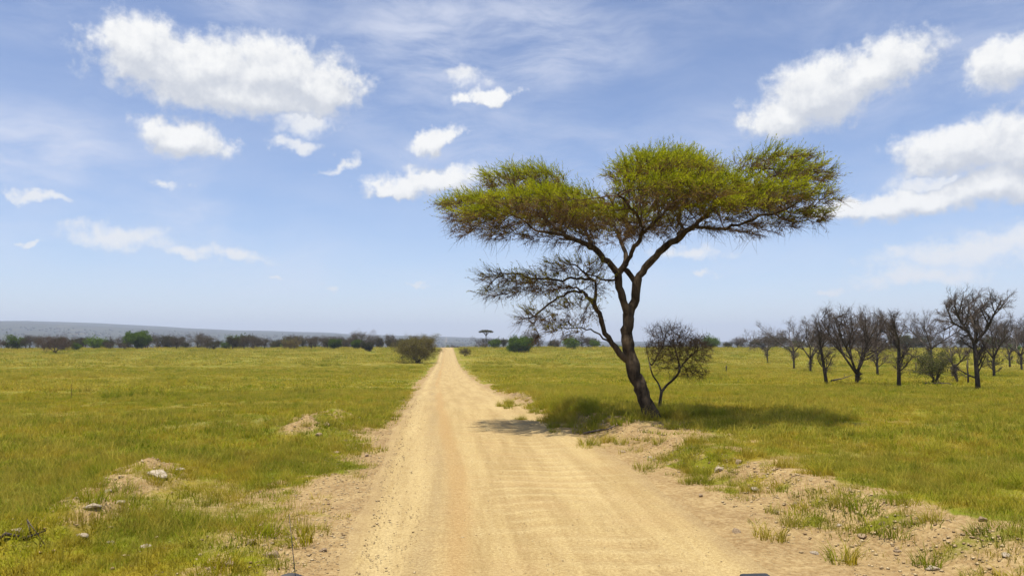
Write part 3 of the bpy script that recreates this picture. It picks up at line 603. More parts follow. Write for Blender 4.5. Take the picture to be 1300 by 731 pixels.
# --- the umbrella acacia: limbs traced in metres in its own plane, x to the right, y away, z up
def build_acacia():
    g_ = np.random.default_rng(5); S = 46.8
    def L(px, py, y=0.0): return ((px - 828) / S, y, (531 - py) / S)
    limbs = [  # parent limb, points (px, py, depth), radius px
        (None, [(832, 541, 0), (828, 531, 0), (819, 507, -.02), (810, 482, -.05), (803, 458, -.06), (799, 428, -.05), (801, 402, 0)], [23, 14.5, 11.4, 10.2, 9.6, 8.6, 8.2]),
        (0, [(801, 402, 0), (808, 383, .08), (811, 362, .15), (818, 347, .15), (832, 332, .05), (848, 317, -.1), (863, 306, -.2), (882, 294, -.3)], [8.6, 7.4, 7, 6.4, 6, 5.4, 5, 4]),
        (0, [(801, 402, 0), (794, 386, -.10), (788, 368, -.15), (788, 353, -.15), (793, 345, -.1), (797, 338, 0)], [8, 5.6, 5.2, 5.2, 5.4, 5]),
        (1, [(811, 362, .15), (804, 353, .08), (797, 345, 0)], [5, 4.6, 4.6]),
        (2, [(788, 353, -.15), (781, 341, -.25), (768, 330, -.4), (755, 319, -.5), (741, 311, -.6), (727, 306, -.7), (705, 302, -.9), (688, 300, -1.1)], [5.6, 5.4, 5, 4.6, 4, 3.2, 2.4, 1.8]),
        (2, [(797, 338, 0), (796, 322, .2), (791, 308, .5), (786, 292, .9)], [4.6, 3.8, 3.2, 2.4]),
        (2, [(797, 338, 0), (803, 330, -.2), (814, 313, -.7), (826, 302, -1.2), (842, 292, -1.7)], [4.2, 3.6, 3.2, 2.6, 2]),
        (1, [(882, 294, -.3), (900, 278, -.4), (916, 264, -.5), (932, 250, -.5), (948, 238, -.5), (965, 229, -.5)], [4, 3.6, 3.2, 2.6, 2.2, 1.6]),
        (1, [(882, 294, -.3), (905, 299, -.5), (930, 298, -.8), (955, 290, -1.0), (985, 283, -1.1)], [2.6, 2.2, 1.9, 1.5, 1.1]),
        (1, [(863, 306, -.2), (868, 293, .3), (865, 278, .9), (868, 262, 1.5)], [3.8, 3.2, 2.6, 2]),
        (4, [(755, 319, -.5), (752, 305, .2), (742, 294, 1.0), (726, 284, 1.8)], [3.6, 3, 2.4, 1.8]),
        (4, [(727, 306, -.7), (712, 292, -.6), (690, 276, -.5), (665, 262, -.3)], [2.8, 2.3, 1.8, 1.4]),
        (5, [(791, 308, .5), (800, 290, 1.3), (812, 276, 2.2), (830, 262, 3.0)], [2.6, 2.2, 1.8, 1.4]),
        (6, [(814, 313, -.7), (818, 298, -1.3), (806, 284, -2.1), (790, 272, -2.8)], [2.4, 2, 1.6, 1.3]),
        # the low bough on the left
        (0, [(803, 460, -.06), (793, 456, -.15), (786, 446, -.22), (779, 437, -.3), (772, 424, -.4), (767, 406, -.5), (760, 391, -.6), (752, 380, -.6)], [7.5, 6.4, 5.4, 4.6, 4.2, 3.9, 3.6, 3.2]),
        (14, [(760, 391, -.6), (760, 378, -.5), (762, 366, -.45), (754, 357, -.5), (744, 348, -.5), (735, 341, -.5)], [2.9, 2.6, 2.2, 2, 1.7, 1.2]),
        (14, [(752, 380, -.6), (741, 375, -.8), (728, 377, -1.0), (712, 386, -1.1), (697, 399, -1.2), (682, 409, -1.2)], [2.6, 2.2, 1.9, 1.7, 1.5, 1.1]),
        (15, [(754, 357, -.5), (730, 357, -.3), (700, 358, -.2), (676, 356, -.1), (657, 350, 0), (632, 348, .1)], [1.9, 1.7, 1.7, 1.6, 1.3, .9]),
        (14, [(779, 437, -.3), (770, 432, -.5), (760, 424, -.7), (745, 419, -.9), (728, 421, -1.0)], [2.0, 1.6, 1.3, 1.1, .8]),
        (2, [(787, 362, -.15), (776, 359, -.4), (764, 357, -.6), (750, 350, -.9)], [2.2, 1.7, 1.4, 1.0]),
        (14, [(752, 380, -.6), (738, 369, 0), (722, 364, .7), (700, 366, 1.2)], [2.2, 1.8, 1.5, 1.1]),
    ]
    SP, SPar, SR = [], [], []; start = []
    for pl, pts, rad in limbs:
        q, rr = smooth_poly([L(*p) for p in pts], np.array(rad) * (.74 if pl is None else .72) / S, .14); k0 = len(SP)
        if pl is not None:
            d = np.linalg.norm(np.array(SP)[start[pl][0]:start[pl][1]] - q[0], axis=1); pi = start[pl][0] + int(d.argmin()); q, rr = q[1:], rr[1:]
        for j in range(len(q)): SP.append(q[j]); SPar.append((pi if pl is not None else -1) if j == 0 else k0 + j - 1); SR.append(rr[j])
        start.append((k0, len(SP)))
    SP = np.array(SP); SPar = np.array(SPar); SR = np.array(SR); n0 = len(SP)
    SP[6:] += g_.normal(0, .022, (n0 - 6, 3))
    # crown lobes: centre px, py, depth m, half sizes px (x), m (depth), px (height), share
    lobes = [(668, 228, 0, 62, 1.2, 15, 6), (698, 243, 1.2, 56, 1.6, 15, 6), (625, 264, -.5, 66, 1.5, 15, 7), (700, 272, -1.6, 80, 1.6, 17, 8), (745, 278, -.3, 56, 1.4, 14, 4), (640, 285, -1.5, 60, 1.2, 12, 3),
             (850, 217, .3, 70, 1.6, 17, 8), (842, 240, -1.6, 64, 1.7, 20, 7), (868, 234, 1.9, 62, 1.7, 19, 6), (800, 262, 2.8, 80, 1.5, 18, 5), (845, 270, -2.4, 75, 1.5, 18, 6), (905, 258, -.8, 70, 1.5, 20, 6),
             (982, 216, .2, 56, 1.4, 13, 5), (968, 247, 1.6, 66, 1.6, 15, 6), (1000, 240, -.6, 48, 1.2, 13, 5), (975, 270, -1.2, 70, 1.3, 16, 5), (1000, 288, -.4, 44, 1.2, 9, 2), (910, 285, -1.6, 60, 1.3, 10, 2), (770, 285, -1.2, 60, 1.2, 12, 3), (705, 262, 2.6, 60, 1.2, 14, 4)]
    lobes_under = [(600, 287, .3, 36, .9, 11, 2), (672, 300, -.4, 56, 1.1, 11, 2.6), (745, 297, .6, 50, 1.0, 13, 2.6), (840, 288, .4, 62, 1.2, 13, 3.4), (950, 288, .6, 74, 1.2, 13, 3.6)]
    low = [(650, 352, .1, 44, .7, 9, 2.4), (735, 342, -.5, 42, .8, 9, 2.4), (700, 362, -.2, 50, 1.0, 12, 2.6), (640, 372, .2, 34, .6, 7, .9), (690, 405, -1.1, 26, .6, 8, 1.2), (735, 395, -1.0, 36, .7, 14, 1.5), (720, 422, -1.0, 34, .5, 8, 1.0), (755, 362, -.6, 28, .7, 16, 1.2)]
    def fill(ls, k):
        o = []; hh = []
        for cx, cy, dy, rx, rd, rz, w_ in ls:
            m = int(k * w_); v = nrm(g_.normal(size=(m, 3))) * (g_.random((m, 1)) ** .38)
            dome = -.32 * (v[:, 0] ** 2 + v[:, 1] ** 2) * rz
            c = np.array(L(cx, cy, dy)); o.append(c + np.stack([v[:, 0] * rx / S, v[:, 1] * rd, (v[:, 2] * rz + dome) / S], 1)); hh.append(v[:, 2] - .15 * (v[:, 0] ** 2 + v[:, 1] ** 2))
        return np.concatenate(o)
    nu = start[14][0]      # the upper limbs fill the crown first, then the low bough its own tiers
    Pn, par = colonise(SP[:nu], SPar[:nu], SR, np.concatenate([fill(lobes, 50), fill(lobes_under, 40)]), .15, .75, .17, 170, g_, (0, 0, .05), .12)
    k1 = len(Pn); sh = k1 - nu; lp = np.where(SPar[nu:] >= nu, SPar[nu:] + sh, SPar[nu:]); R0 = np.concatenate([SR[:nu], np.zeros(sh), SR[nu:]])
    Pn, par = colonise(np.vstack([Pn, SP[nu:]]), np.concatenate([par, lp]), None, fill(low, 75), .15, .6, .17, 120, g_, (0, 0, .03), .14)
    R0 = np.concatenate([R0, np.zeros(len(Pn) - len(R0))]); grown = R0 == 0
    r = radii(par, n0, R0, .0055, 2.5); W, T = skeleton(Pn, par, r, n0, .03)
    m = len(Pn); fine = np.where((r < .013) & grown)[0]
    grow_d = nrm(Pn[fine] - Pn[par[fine]])
    # height within the crown lobe around each twig
    lb = np.array([[*L(a_, b_, c_), d_ / S, e_, f_ / S] for a_, b_, c_, d_, e_, f_, _ in lobes]); lw = np.array([[*L(a_, b_, c_), d_ / S, e_, f_ / S] for a_, b_, c_, d_, e_, f_, _ in lobes_under + low])
    al = np.vstack([lb, lw])
    def lobe_h(p):
        d = (p[:, None] - al[None, :, :3]) / al[None, :, 3:]; j = (d ** 2).sum(2).argmin(1); return d[np.arange(len(p)), j, 2], np.where(j < len(lb), 0, np.where(j < len(lb) + len(lobes_under), 1, 2))
    rep = 9; S0 = np.repeat(Pn[fine], rep, 0); D0 = np.repeat(grow_d, rep, 0); hh, isl = lobe_h(S0); k = len(S0)
    cx = np.where(isl == 2, L(740, 380)[0], L(815, 250)[0]); outw = nrm(np.stack([S0[:, 0] - cx, S0[:, 1], np.zeros(k)], 1))
    under = sstep(.0, -.9, hh)
    D = D0 * .5 + outw * .75 + g_.normal(0, .36, (k, 3)); D[:, 2] += .40 - .80 * under; ln = .20 + .34 * g_.random(k) ** 1.5
    P, V, Q = twiglets(S0, D, ln, .0034, g_, .06); T.add(V, Q)
    # hanging bare twigs under the canopy
    hs = np.where((r < .02) & grown & (lobe_h(Pn)[0] < -.35))[0]; hs = np.repeat(hs, 3); hs = hs[g_.random(len(hs)) < .35 + .35 * (Pn[hs, 0] < -2.5)]; kk = len(hs)
    P2, V2, Q2 = twiglets(Pn[hs], g_.normal(0, .45, (kk, 3)) + np.array([-.1, 0, -.75]), .25 + .45 * g_.random(kk), .0045, g_, .25, .5); T.add(V2, Q2)
    # leaflets along the upper twigs; the lower ones turn dry brown, with crown shade put into the colour
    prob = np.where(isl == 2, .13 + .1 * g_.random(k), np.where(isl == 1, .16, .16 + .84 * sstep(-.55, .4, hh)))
    right = sstep(L(900, 0)[0], L(1060, 0)[0], S0[:, 0]); prob = prob * (1 - .40 * right)
    reps = 11; keep = np.repeat(g_.random(k) < prob, reps); tt = np.tile((np.arange(reps) + .5) / reps, k)
    a0 = np.repeat(P[:, 0], reps, 0); a1 = np.repeat(P[:, 1], reps, 0); a2 = np.repeat(P[:, 2], reps, 0)
    C = np.where((tt < .5)[:, None], a0 + (a1 - a0) * (tt * 2)[:, None], a1 + (a2 - a1) * (tt * 2 - 1)[:, None])[keep]
    dl = nrm(np.repeat(nrm(P[:, 2] - P[:, 0]), reps, 0)[keep] * .8 + g_.normal(0, .42, C.shape) + np.array([0, 0, .15]))
    lh, ll = lobe_h(C); dry = np.clip(sstep(.22, -.55, lh + g_.normal(0, .22, len(lh))) * .95 + (ll > 0) * .45, 0, 1)  # dry leaf tint by lobe height, also painting the crown's lit top and shaded base
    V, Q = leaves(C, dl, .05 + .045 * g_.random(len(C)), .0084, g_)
    print('acacia nodes', m, 'fine', len(fine), 'leaves', len(C))
    root = add('umbrella_acacia', None, label='large flat topped acacia with green crown beside the road', cat='tree')
    add('trunk', W.mesh('acacia_trunk', True), M_BARK, root)
    add('twigs', T.mesh('acacia_twigs', True), M_TWIG, root, kind='stuff')
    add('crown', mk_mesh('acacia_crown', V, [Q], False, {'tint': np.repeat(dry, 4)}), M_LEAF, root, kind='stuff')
    return root
b = stand(828, 531); acacia = build_acacia(); acacia.location = b; acacia.rotation_euler.z = -math.atan2(b[0], b[1])
sc = np.linalg.norm(b[:2] - CAM[:2]) * 46.8 / FPX; acacia.scale = (sc, sc, sc); print('acacia at', b, 'scale', sc)

# --- generic branching tree grown level by level
def grow_tree(seed, stems, levels, height):
    """stems: list of (points, radii); levels: dicts n, t0, ang, ratio, seg, up, wob, r"""
    g_ = np.random.default_rng(seed); wood, tw = Geo(), Geo(); ends = None
    par = [(np.asarray(p, float), np.asarray(r_, float)) for p, r_ in stems]
    kk = max(len(p) for p, _ in par)
    PP = np.stack([np.stack([np.interp(np.linspace(0, 1, kk), np.linspace(0, 1, len(p)), p[:, a]) for a in range(3)], 1) for p, _ in par]); RR = np.stack([np.interp(np.linspace(0, 1, kk), np.linspace(0, 1, len(r_)), r_) for _, r_ in par])
    for p, r_ in zip(PP, RR): chain(wood, p, r_, 8)
    for li, lv in enumerate(levels):
        B, k, _ = PP.shape; nchild = lv['n']; t = lv['t0'] + (1 - lv['t0']) * (np.arange(nchild)[None] + g_.random((B, nchild))) / nchild; t = np.clip(t, 0, .999)
        f = t * (k - 1); i0 = f.astype(int); fr = (f - i0)[..., None]; bi = np.arange(B)[:, None]
        S0 = (PP[bi, i0] * (1 - fr) + PP[bi, i0 + 1] * fr).reshape(-1, 3); T0 = nrm(PP[bi, i0 + 1] - PP[bi, i0]).reshape(-1, 3); r0 = (RR[bi, i0] * (1 - fr[..., 0]) + RR[bi, i0 + 1] * fr[..., 0]).ravel()
        plen = np.linalg.norm(np.diff(PP, axis=1), axis=2).sum(1); ln = (plen[:, None] * lv['ratio'] * (1.1 - .5 * t) * (.65 + .7 * g_.random(t.shape))).ravel(); m = len(S0)
        rnd = g_.normal(size=(m, 3)); side = nrm(rnd - (rnd * T0).sum(1, keepdims=True) * T0); a = R(lv['ang']) * (.6 + .8 * g_.random(m))[:, None]
        d = nrm(T0 * np.cos(a) + side * np.sin(a)); sg = lv['seg']; P = np.zeros((m, sg + 1, 3)); P[:, 0] = S0
        for s in range(sg):
            d = nrm(d + g_.normal(0, lv['wob'], (m, 3)) + np.array([0, 0, lv['up']]) * 1.0); P[:, s + 1] = P[:, s] + d * (ln / sg)[:, None]
        r1 = np.minimum(r0 * .75, lv['r']) ; Rr = r1[:, None] * np.linspace(1, .35, sg + 1)[None]
        V, Q = ribbons(P, Rr, g_) if lv.get('fine') else tubes(P, Rr, 6 if lv['r'] > .035 else 4 if lv['r'] > .02 else 3); (wood if lv['r'] > .02 else tw).add(V, Q)
        PP, RR = P, Rr
    return wood, tw, PP, g_
def vase(seed, h, nst, spread, r0, fork=.25, lean=(0, 0)):
    g_ = np.random.default_rng(seed); st = []
    tz = h * fork; base = [(0, 0, -.15), (lean[0] * .5, lean[1] * .5, tz * .5), (lean[0], lean[1], tz)]
    st.append((base, [r0 * 1.25, r0, r0 * .9]))
    for i in range(nst):
        a = 6.283 * (i + g_.random() * .6) / nst; s = spread * (.5 + .6 * g_.random()); hh = h * (.60 + .16 * g_.random())
        p = [(lean[0], lean[1], tz * .96)]
        for t in (.3, .6, 1.0): p.append((lean[0] + math.cos(a) * s * t ** .9 + g_.normal(0, .05 * h * .3), lean[1] + math.sin(a) * s * t ** .9 + g_.normal(0, .05 * h * .3), tz + (hh - tz) * t))
        st.append((p, [r0 * .75, r0 * .6, r0 * .45, r0 * .28]))
    return st
def tree_obj(name, wood, tw, mats, label, cat, group=None, loc=None, rz=0, scl=1, leaf=None, leafmat=None, cname='crown'):
    root = add(name, None, None, None, loc, rz, scl, label, cat, group)
    add('trunk', wood.mesh(name + '_trunk', True), mats[0], root)
    if tw is not None: add('twigs', tw.mesh(name + '_twigs', True), mats[1], root, kind='stuff')
    if leaf is not None:
        V, Q, tint = leaf; add(cname, mk_mesh(name + '_' + cname, V, [Q], False, {'tint': np.repeat(tint, 4)}), leafmat, root, kind='stuff')
    return root
def leaf_cloud(PP, g_, per, ln, wd, spread, dry=.2):
    B, k, _ = PP.shape; C = np.repeat(PP[:, -1], per, 0) + g_.normal(0, spread, (B * per, 3)); D = nrm(np.repeat(PP[:, -1] - PP[:, -2], per, 0) / 1e-6 * 0 + g_.normal(0, 1, (B * per, 3)) + np.repeat(nrm(PP[:, -1] - PP[:, -2]), per, 0) * .7)
    V, Q = leaves(C, D, ln * (.6 + .8 * g_.random(len(C))), wd, g_); return V, Q, np.clip(g_.random(len(C)) * dry * 2, 0, 1)
def bare_levels(s): return [dict(n=8, t0=.22, ang=46, ratio=.52, seg=5, up=.13, wob=.16, r=.034 * s), dict(n=7, t0=.15, ang=44, ratio=.52, seg=3, up=.12, wob=.20, r=.014 * s), dict(n=6, t0=.15, ang=42, ratio=.60, seg=2, up=.10, wob=.22, r=.0070 * s), dict(n=8, t0=.12, ang=38, ratio=.8, seg=1, up=.08, wob=.22, r=.0062 * s, fine=True)]

def base_of(px, py, hpx):
    p = stand(px, py); d = np.linalg.norm(p[:2] - CAM[:2]); return p, d, hpx * d / FPX
# thorn bush beside the acacia trunk
def build_thorn():
    g_ = np.random.default_rng(9); p, d, _ = base_of(839, 519, 1); S = FPX / d
    L = lambda px, py, y=0: ((px - 839) / S, y, (519 - py) / S)
    limbs = [(None, [(839, 524), (838, 512), (840, 498)], [3.4, 2.8, 2.4]), (0, [(840, 498), (836, 488), (830, 478), (827, 468), (824, 455)], [1.8, 1.6, 1.4, 1.1, .8]), (0, [(840, 498), (847, 490), (856, 481), (862, 470), (860, 455), (856, 440)], [2.2, 2, 1.8, 1.6, 1.3, 1.0]), (2, [(862, 470), (870, 460), (880, 450)], [1.4, 1.2, .9]), (1, [(827, 468), (835, 455), (843, 440)], [1.1, .9, .7])]
    SP, SPar, SR, st = [], [], [], []
    for pl, pts, rad in limbs:
        q, rr = smooth_poly([L(*a, .3 * math.sin(k_ * 1.7) * (pl is not None)) for k_, a in enumerate(pts)], np.array(rad) * .72 / S, .09); k0 = len(SP)
        if pl is not None: dd = np.linalg.norm(np.array(SP)[st[pl][0]:st[pl][1]] - q[0], axis=1); pi = st[pl][0] + int(dd.argmin()); q, rr = q[1:], rr[1:]
        for j in range(len(q)): SP.append(q[j]); SPar.append((pi if pl is not None else -1) if j == 0 else k0 + j - 1); SR.append(rr[j])
        st.append((k0, len(SP)))
    A = []
    for cx, cy, dy, rx, rd, rz, m in [(860, 448, 0, 37, .8, 26, 700), (850, 425, .1, 30, .6, 15, 380), (884, 446, -.2, 20, .6, 22, 330), (876, 474, 0, 26, .6, 9, 200), (834, 446, .2, 17, .5, 18, 230)]:
        v = nrm(g_.normal(size=(m, 3))) * (g_.random((m, 1)) ** .6); A.append(np.array(L(cx, cy, dy)) + v * [rx / S, rd, rz / S])
    n0 = len(SP); Pn, par = colonise(np.array(SP), np.array(SPar), SR, np.concatenate(A), .075, .4, .085, 120, g_, (0, 0, .03), .15); r = radii(par, n0, SR, .0032, 2.5); W, T = skeleton(Pn, par, r, n0, .02)
    f = np.where((r < .007) & (np.arange(len(Pn)) >= n0))[0]; f = np.repeat(f, 6); D = nrm(Pn[f] - Pn[par[f]]) + g_.normal(0, .6, (len(f), 3)); P, V, Q = twiglets(Pn[f], D, .10 + .24 * g_.random(len(f)) ** 2, .0026, g_, 0, .4); T.add(V, Q)
    return tree_obj('thorn_bush', W, T, (M_GBARK, M_TWIG), 'leafless brown thorn bush growing against the foot of the large acacia', 'bush', None, p, -math.atan2(p[0], p[1]))
build_thorn()

# bare trees in the right field: base px, py, crown top py, spread m share, stems, lean, label
G_R = 'leafless trees standing in the field behind the acacia'
RT = [(974, 461, 417, .8, 3, .34, (.1, 0), 'small leafless tree standing alone at the road end of the bare grove'),
      (1008, 468, 405, .75, 3, .30, (0, 0), 'leafless tree in the bare grove next to the small lone tree'),
      (1029, 472, 402, .75, 4, .22, (0, 0), 'leafless multi stemmed tree in the grove just behind a thin leaning trunk'),
      (1050, 489, 404, .42, 2, .55, (-.5, 0), 'thin slanting leafless tree with a bare pole like trunk in the grove'),
      (1088, 489, 384, .55, 6, .12, (0, 0), 'broad leafless tree with many dark stems fanning from the ground'),
      (1141, 492, 391, .36, 2, .42, (.1, 0), 'slim upright leafless tree between the fanning tree and the green shrub'),
      (1183, 470, 392, .62, 4, .30, (0, 0), 'leafless tree behind the pale green shrub in the grove'),
      (1242, 496, 363, .46, 4, .38, (-.2, 0), 'tallest leafless tree of the grove with a straight dark trunk'),
      (1297, 470, 408, .65, 4, .25, (0, 0), 'dark bushy leafless tree at the end of the grove past the tallest tree'),
      (1216, 486, 432, .45, 2, .30, (-.25, 0), 'small crooked bare tree between green shrub and tallest tree'),
      (1114, 476, 398, .6, 4, .30, (0, 0), 'leafless tree behind the fanning tree with its crown mixed into it'),
      (1262, 478, 402, .6, 4, .25, (0, 0), 'leafless tree set back between the tallest tree and the grove end'),
      (1282, 466, 410, .50, 3, .25, (0, 0), 'slender leafless tree half hidden behind the dark tree at grove end')]
for k, (px, py, top, sp, ns, fk, ln, lab) in enumerate(RT):
    p, d, h = base_of(px, py, (py - top) * 1.15); s = h / 5
    W, T, PP, g_ = grow_tree(100 + k, vase(100 + k, h * .92, ns, h * sp * .66, .085 * s ** .6, fk, ln), bare_levels(s ** .5 * 1.15), h)
    tree_obj('bare_tree', W, T, (M_GBARK, M_GTWIG), lab, 'tree', G_R, p, random.random() * .6)
# the leafy shrub among them
def leafy(seed, h, wide, ns, leaf_n, ll, lw, spread, dry, fork=.08, lv=None):
    W, T, PP, g_ = grow_tree(seed, vase(seed, h * .85, ns, wide * .42, .05 * (h / 3) ** .7, fork), lv or [dict(n=6, t0=.2, ang=48, ratio=.6, seg=4, up=.03, wob=.2, r=.03), dict(n=6, t0=.15, ang=48, ratio=.55, seg=3, up=.02, wob=.25, r=.012), dict(n=5, t0=.1, ang=45, ratio=.6, seg=2, up=.02, wob=.25, r=.006)], h)
    return W, T, leaf_cloud(PP, g_, leaf_n, ll, lw, spread, dry)
p, d, h = base_of(1188, 489, 50); W, T, lf = leafy(201, h, h * 1.15, 6, 7, .07, .016, .06, .25)
tree_obj('leafy_shrub', W, T, (M_GBARK, M_GTWIG), 'pale green leafy shrub among the leafless trees of the grove', 'shrub', None, p, 0, 1, lf, leaf_mat('pale_shrub_leaves', (.10, .115, .03), (.16, .17, .05), (.12, .10, .05)))
# bushes of the middle distance
p, d, h = base_of(530, 461, 40); W, T, lf = leafy(203, h, h * 1.5, 15, 13, .14, .030, .18, .40, .03)
tree_obj('roadside_bush', W, T, (M_GBARK, M_TWIG), 'big rounded olive brown bush beside the dirt road', 'bush', None, p, 0, (1.08, 1.0, 1.0), lf, M_BUSHLEAF)
p, d, h = base_of(590, 452, 12); W, T, lf = leafy(204, h, h * 1.2, 7, 5, .10, .02, .08, .8)
tree_obj('small_bush', W, T, (M_GBARK, M_TWIG), 'small brown bush on the grass close to the narrowing road', 'bush', None, p, 0, 1, lf, M_BUSHLEAF)
p, d, h = base_of(660, 447, 21); W, T, lf = leafy(205, h, h * 1.55, 9, 16, .26, .07, .26, .05)
tree_obj('round_tree', W, T, (M_GBARK, M_TWIG), 'rounded bright green tree standing alone on the plain', 'tree', None, p, 0, 1, lf, M_GREENLEAF)
p, d, h = base_of(70, 449, 24); W, T, lf = leafy(206, h, h * 1.6, 10, 4, .16, .03, .16, .8)
tree_obj('brown_bush', W, T, (M_GBARK, M_TWIG), 'wide purplish brown bush in the open plain before the tree line', 'bush', None, p, 0, 1, lf, leaf_mat('brown_bush_leaves', (.085, .058, .035), (.12, .08, .05), (.10, .06, .04)))
p, d, h = base_of(369, 443, 14); W, T, lf = leafy(207, h, h * 1.7, 8, 4, .2, .04, .2, .7)
tree_obj('low_bush', W, T, (M_GBARK, M_TWIG), 'low wide brown bush at the foot of the far tree line', 'bush', None, p, 0, 1, lf, M_BUSHLEAF)
p, d, h = base_of(174, 443, 25); W, T, lf = leafy(208, h, h * .95, 6, 14, .3, .09, .3, .05, .34)
tree_obj('green_tree', W, T, (M_GBARK, M_TWIG), 'leafy green tree with forked trunk in the grey tree line', 'tree', None, p, 0, 1, lf, M_GREENLEAF)
for px, py, hp, lab in [(467, 446, 13, 'small dark tree with short trunk on the plain near the roadside bush'), (425, 443, 14, 'small green tree at the tree line near the roadside bush'), (451, 443, 13, 'rounded green tree at the tree line beside the small dark tree')]:
    p, d, h = base_of(px, py, hp); W, T, lf = leafy(210 + hp + px % 7, h, h * .95, 5, 9, .24, .07, .24, .2, .35)
    tree_obj('small_tree', W, T, (M_GBARK, M_TWIG), lab, 'tree', None, p, 0, 1, lf, M_DARKLEAF if px == 467 else M_GREENLEAF)
# far umbrella tree
p, d, h = base_of(617, 441, 23)
def far_umbrella(h):
    g_ = np.random.default_rng(77); W, T = Geo(), Geo(); chain(W, [(0, 0, -.2), (.1, 0, h * .4), (.0, 0, h * .62), (.05, 0, h * .8)], [.20, .16, .14, .1], 6); S0 = []
    for i in range(12):
        a = i * .53 + g_.random() * .4; e = np.array([math.cos(a) * h * .36 * (.5 + .6 * g_.random()), math.sin(a) * h * .36, h * (.88 + .06 * g_.random())]); chain(W, [(.03, 0, h * (.6 + .15 * g_.random())), e * [.5, .5, 0] + [0, 0, h * .82], e], [.09, .06, .02], 4); S0.append(e)
    C = []
    for i in range(900):
        a = g_.random() * 6.28; q = math.sqrt(g_.random()); C.append((math.cos(a) * q * h * .40, math.sin(a) * q * h * .40, h * (.97 - .09 * q * q - .07 * g_.random())))
    C = np.array(C); V, Q = leaves(C, nrm(g_.normal(0, 1, C.shape) * [1, 1, .4]), .4, .09, g_); return W, (V, Q, g_.random(len(C)) * .5)
W, lf = far_umbrella(h); tree_obj('far_umbrella_tree', W, None, (M_GBARK, M_TWIG), 'distant slim tree with a thin flat umbrella crown by the road end', 'tree', None, p, 0, 1, lf, M_DARKLEAF)

# far tree lines: shared meshes, one object per tree
def proto(seed, h, wide, ns, fork, leaf_n, ll, lw, sp, dry, lmat):
    W, T, PP, g_ = grow_tree(seed, vase(seed, h * .8, ns, wide * .42, .13, fork), [dict(n=6, t0=.2, ang=48, ratio=.55, seg=3, up=.05, wob=.22, r=.06), dict(n=4, t0=.15, ang=45, ratio=.6, seg=2, up=.04, wob=.25, r=.021)], h)
    V, Q, t = leaf_cloud(PP, g_, leaf_n, ll, lw, sp, dry); W.mesh; a = W.mesh('far_trunk', True); a.materials.append(M_GBARK)
    T2 = T; b_ = mk_mesh('far_crown', V, [Q], False, {'tint': np.repeat(t, 4)}); b_.materials.append(lmat)
    if T2.n: Geo
    return a, b_, h
PB = [proto(300 + i, 5, (5.2, 4.2, 6)[i % 3], (4, 3, 5)[i % 3], (.36, .48, .28)[i % 3], 11, .45, .035, .30, .6, M_GREYTUFT) for i in range(5)]
PD = [proto(320 + i, 5, (4.5, 5.5)[i % 2], 5, (.42, .2)[i % 2], 12, .34, .09, .34, .4, M_DARKLEAF) for i in range(3)]
PG = [proto(330 + i, 4, 4.4, 5, (.12, .3)[i], 14, .32, .10, .32, .1, M_GREENLEAF) for i in range(2)]
def far_tree(pr, x, y, h, name, label, group):
    a, b_, ph = pr; s = h / ph
    root = add(name, None, None, None, (x, y, float(H(x, y)) - .05), random.random() * 6.28, (s * random.uniform(.9, 1.15), s * random.uniform(.9, 1.15), s), label, 'tree', group)
    add('trunk', a, None, root); add('crown', b_, None, root)
def line(az0, az1, m, r0, r1, h0, h1, mixw, where, grp):
    for i in range(m):
        if vnoise(np.array(i * .31 + az0), np.array(r0 * .1)) < .22: continue
        a = R(az0 + (az1 - az0) * (i + random.random()) / m); r = random.uniform(r0, r1); x, y = r * math.sin(a), r * math.cos(a); h = random.uniform(h0, h1) * random.choice((.6, .85, 1, 1, 1.15)); k = random.random()
        if abs(x - road_c(y)) < 5: continue
        if k < mixw[0]: far_tree(random.choice(PB), x, y, h, 'leafless_tree', 'grey leafless tree in the ' + where, 'grey trees of the ' + grp)
        elif k < mixw[1]: far_tree(random.choice(PD), x, y, h * .9, 'dark_tree', 'dusty dark leaved tree in the ' + where, 'dark trees of the ' + grp)
        else: far_tree(random.choice(PG), x, y, h * .75, 'leafy_tree', 'green leafy tree in the ' + where, 'green trees of the ' + grp)
line(-38, 0, 112, 262, 310, 3.8, 6.2, (.60, .92), 'far line of trees across the roadside bush plain', 'line on the bush side')
line(-40, 1, 70, 310, 420, 6.0, 8.4, (.55, .92), 'far line of trees across the roadside bush plain', 'line on the bush side')
line(2.6, 46, 60, 255, 310, 3.6, 5.8, (.5, .82), 'far line of trees beyond the acacia field', 'line on the acacia side')
line(2.2, 46, 50, 310, 430, 5.5, 8.0, (.55, .90), 'far line of trees beyond the acacia field', 'line on the acacia side')

# woods on the far slopes: one mass
ico = octa * [1, 1, .75]
m = 20000; a = R(-60) + R(112) * rng.random(m); r_ = 450 * np.exp(rng.random(m) * math.log(3600 / 450)); x, y = r_ * np.sin(a), r_ * np.cos(a); k = fbm(x / 160, y / 160, 3) > .42; x, y = x[k], y[k]; m = len(x)
s = (1.6 + 2.2 * rng.random(m)) * (1 + np.hypot(x, y) / 5000); g = Geo(); V = ico[None] * (.7 + .6 * rng.random((m, 6, 1))) * s[:, None, None]; V += np.stack([x, y, H(x, y) + s * .45], 1)[:, None]
g.add(V.reshape(-1, 3), (of[None] + np.arange(m)[:, None, None] * 6).reshape(-1, 3), a=np.repeat(rng.random(m), 6))
add('distant_woodland', g.mesh('distant_woodland', False, 'tint'), leaf_mat('far_wood', (.04, .05, .02), (.06, .065, .028), (.085, .065, .04), 0), label='scattered woodland dotting the far hazy slopes', cat='woodland', kind='stuff')

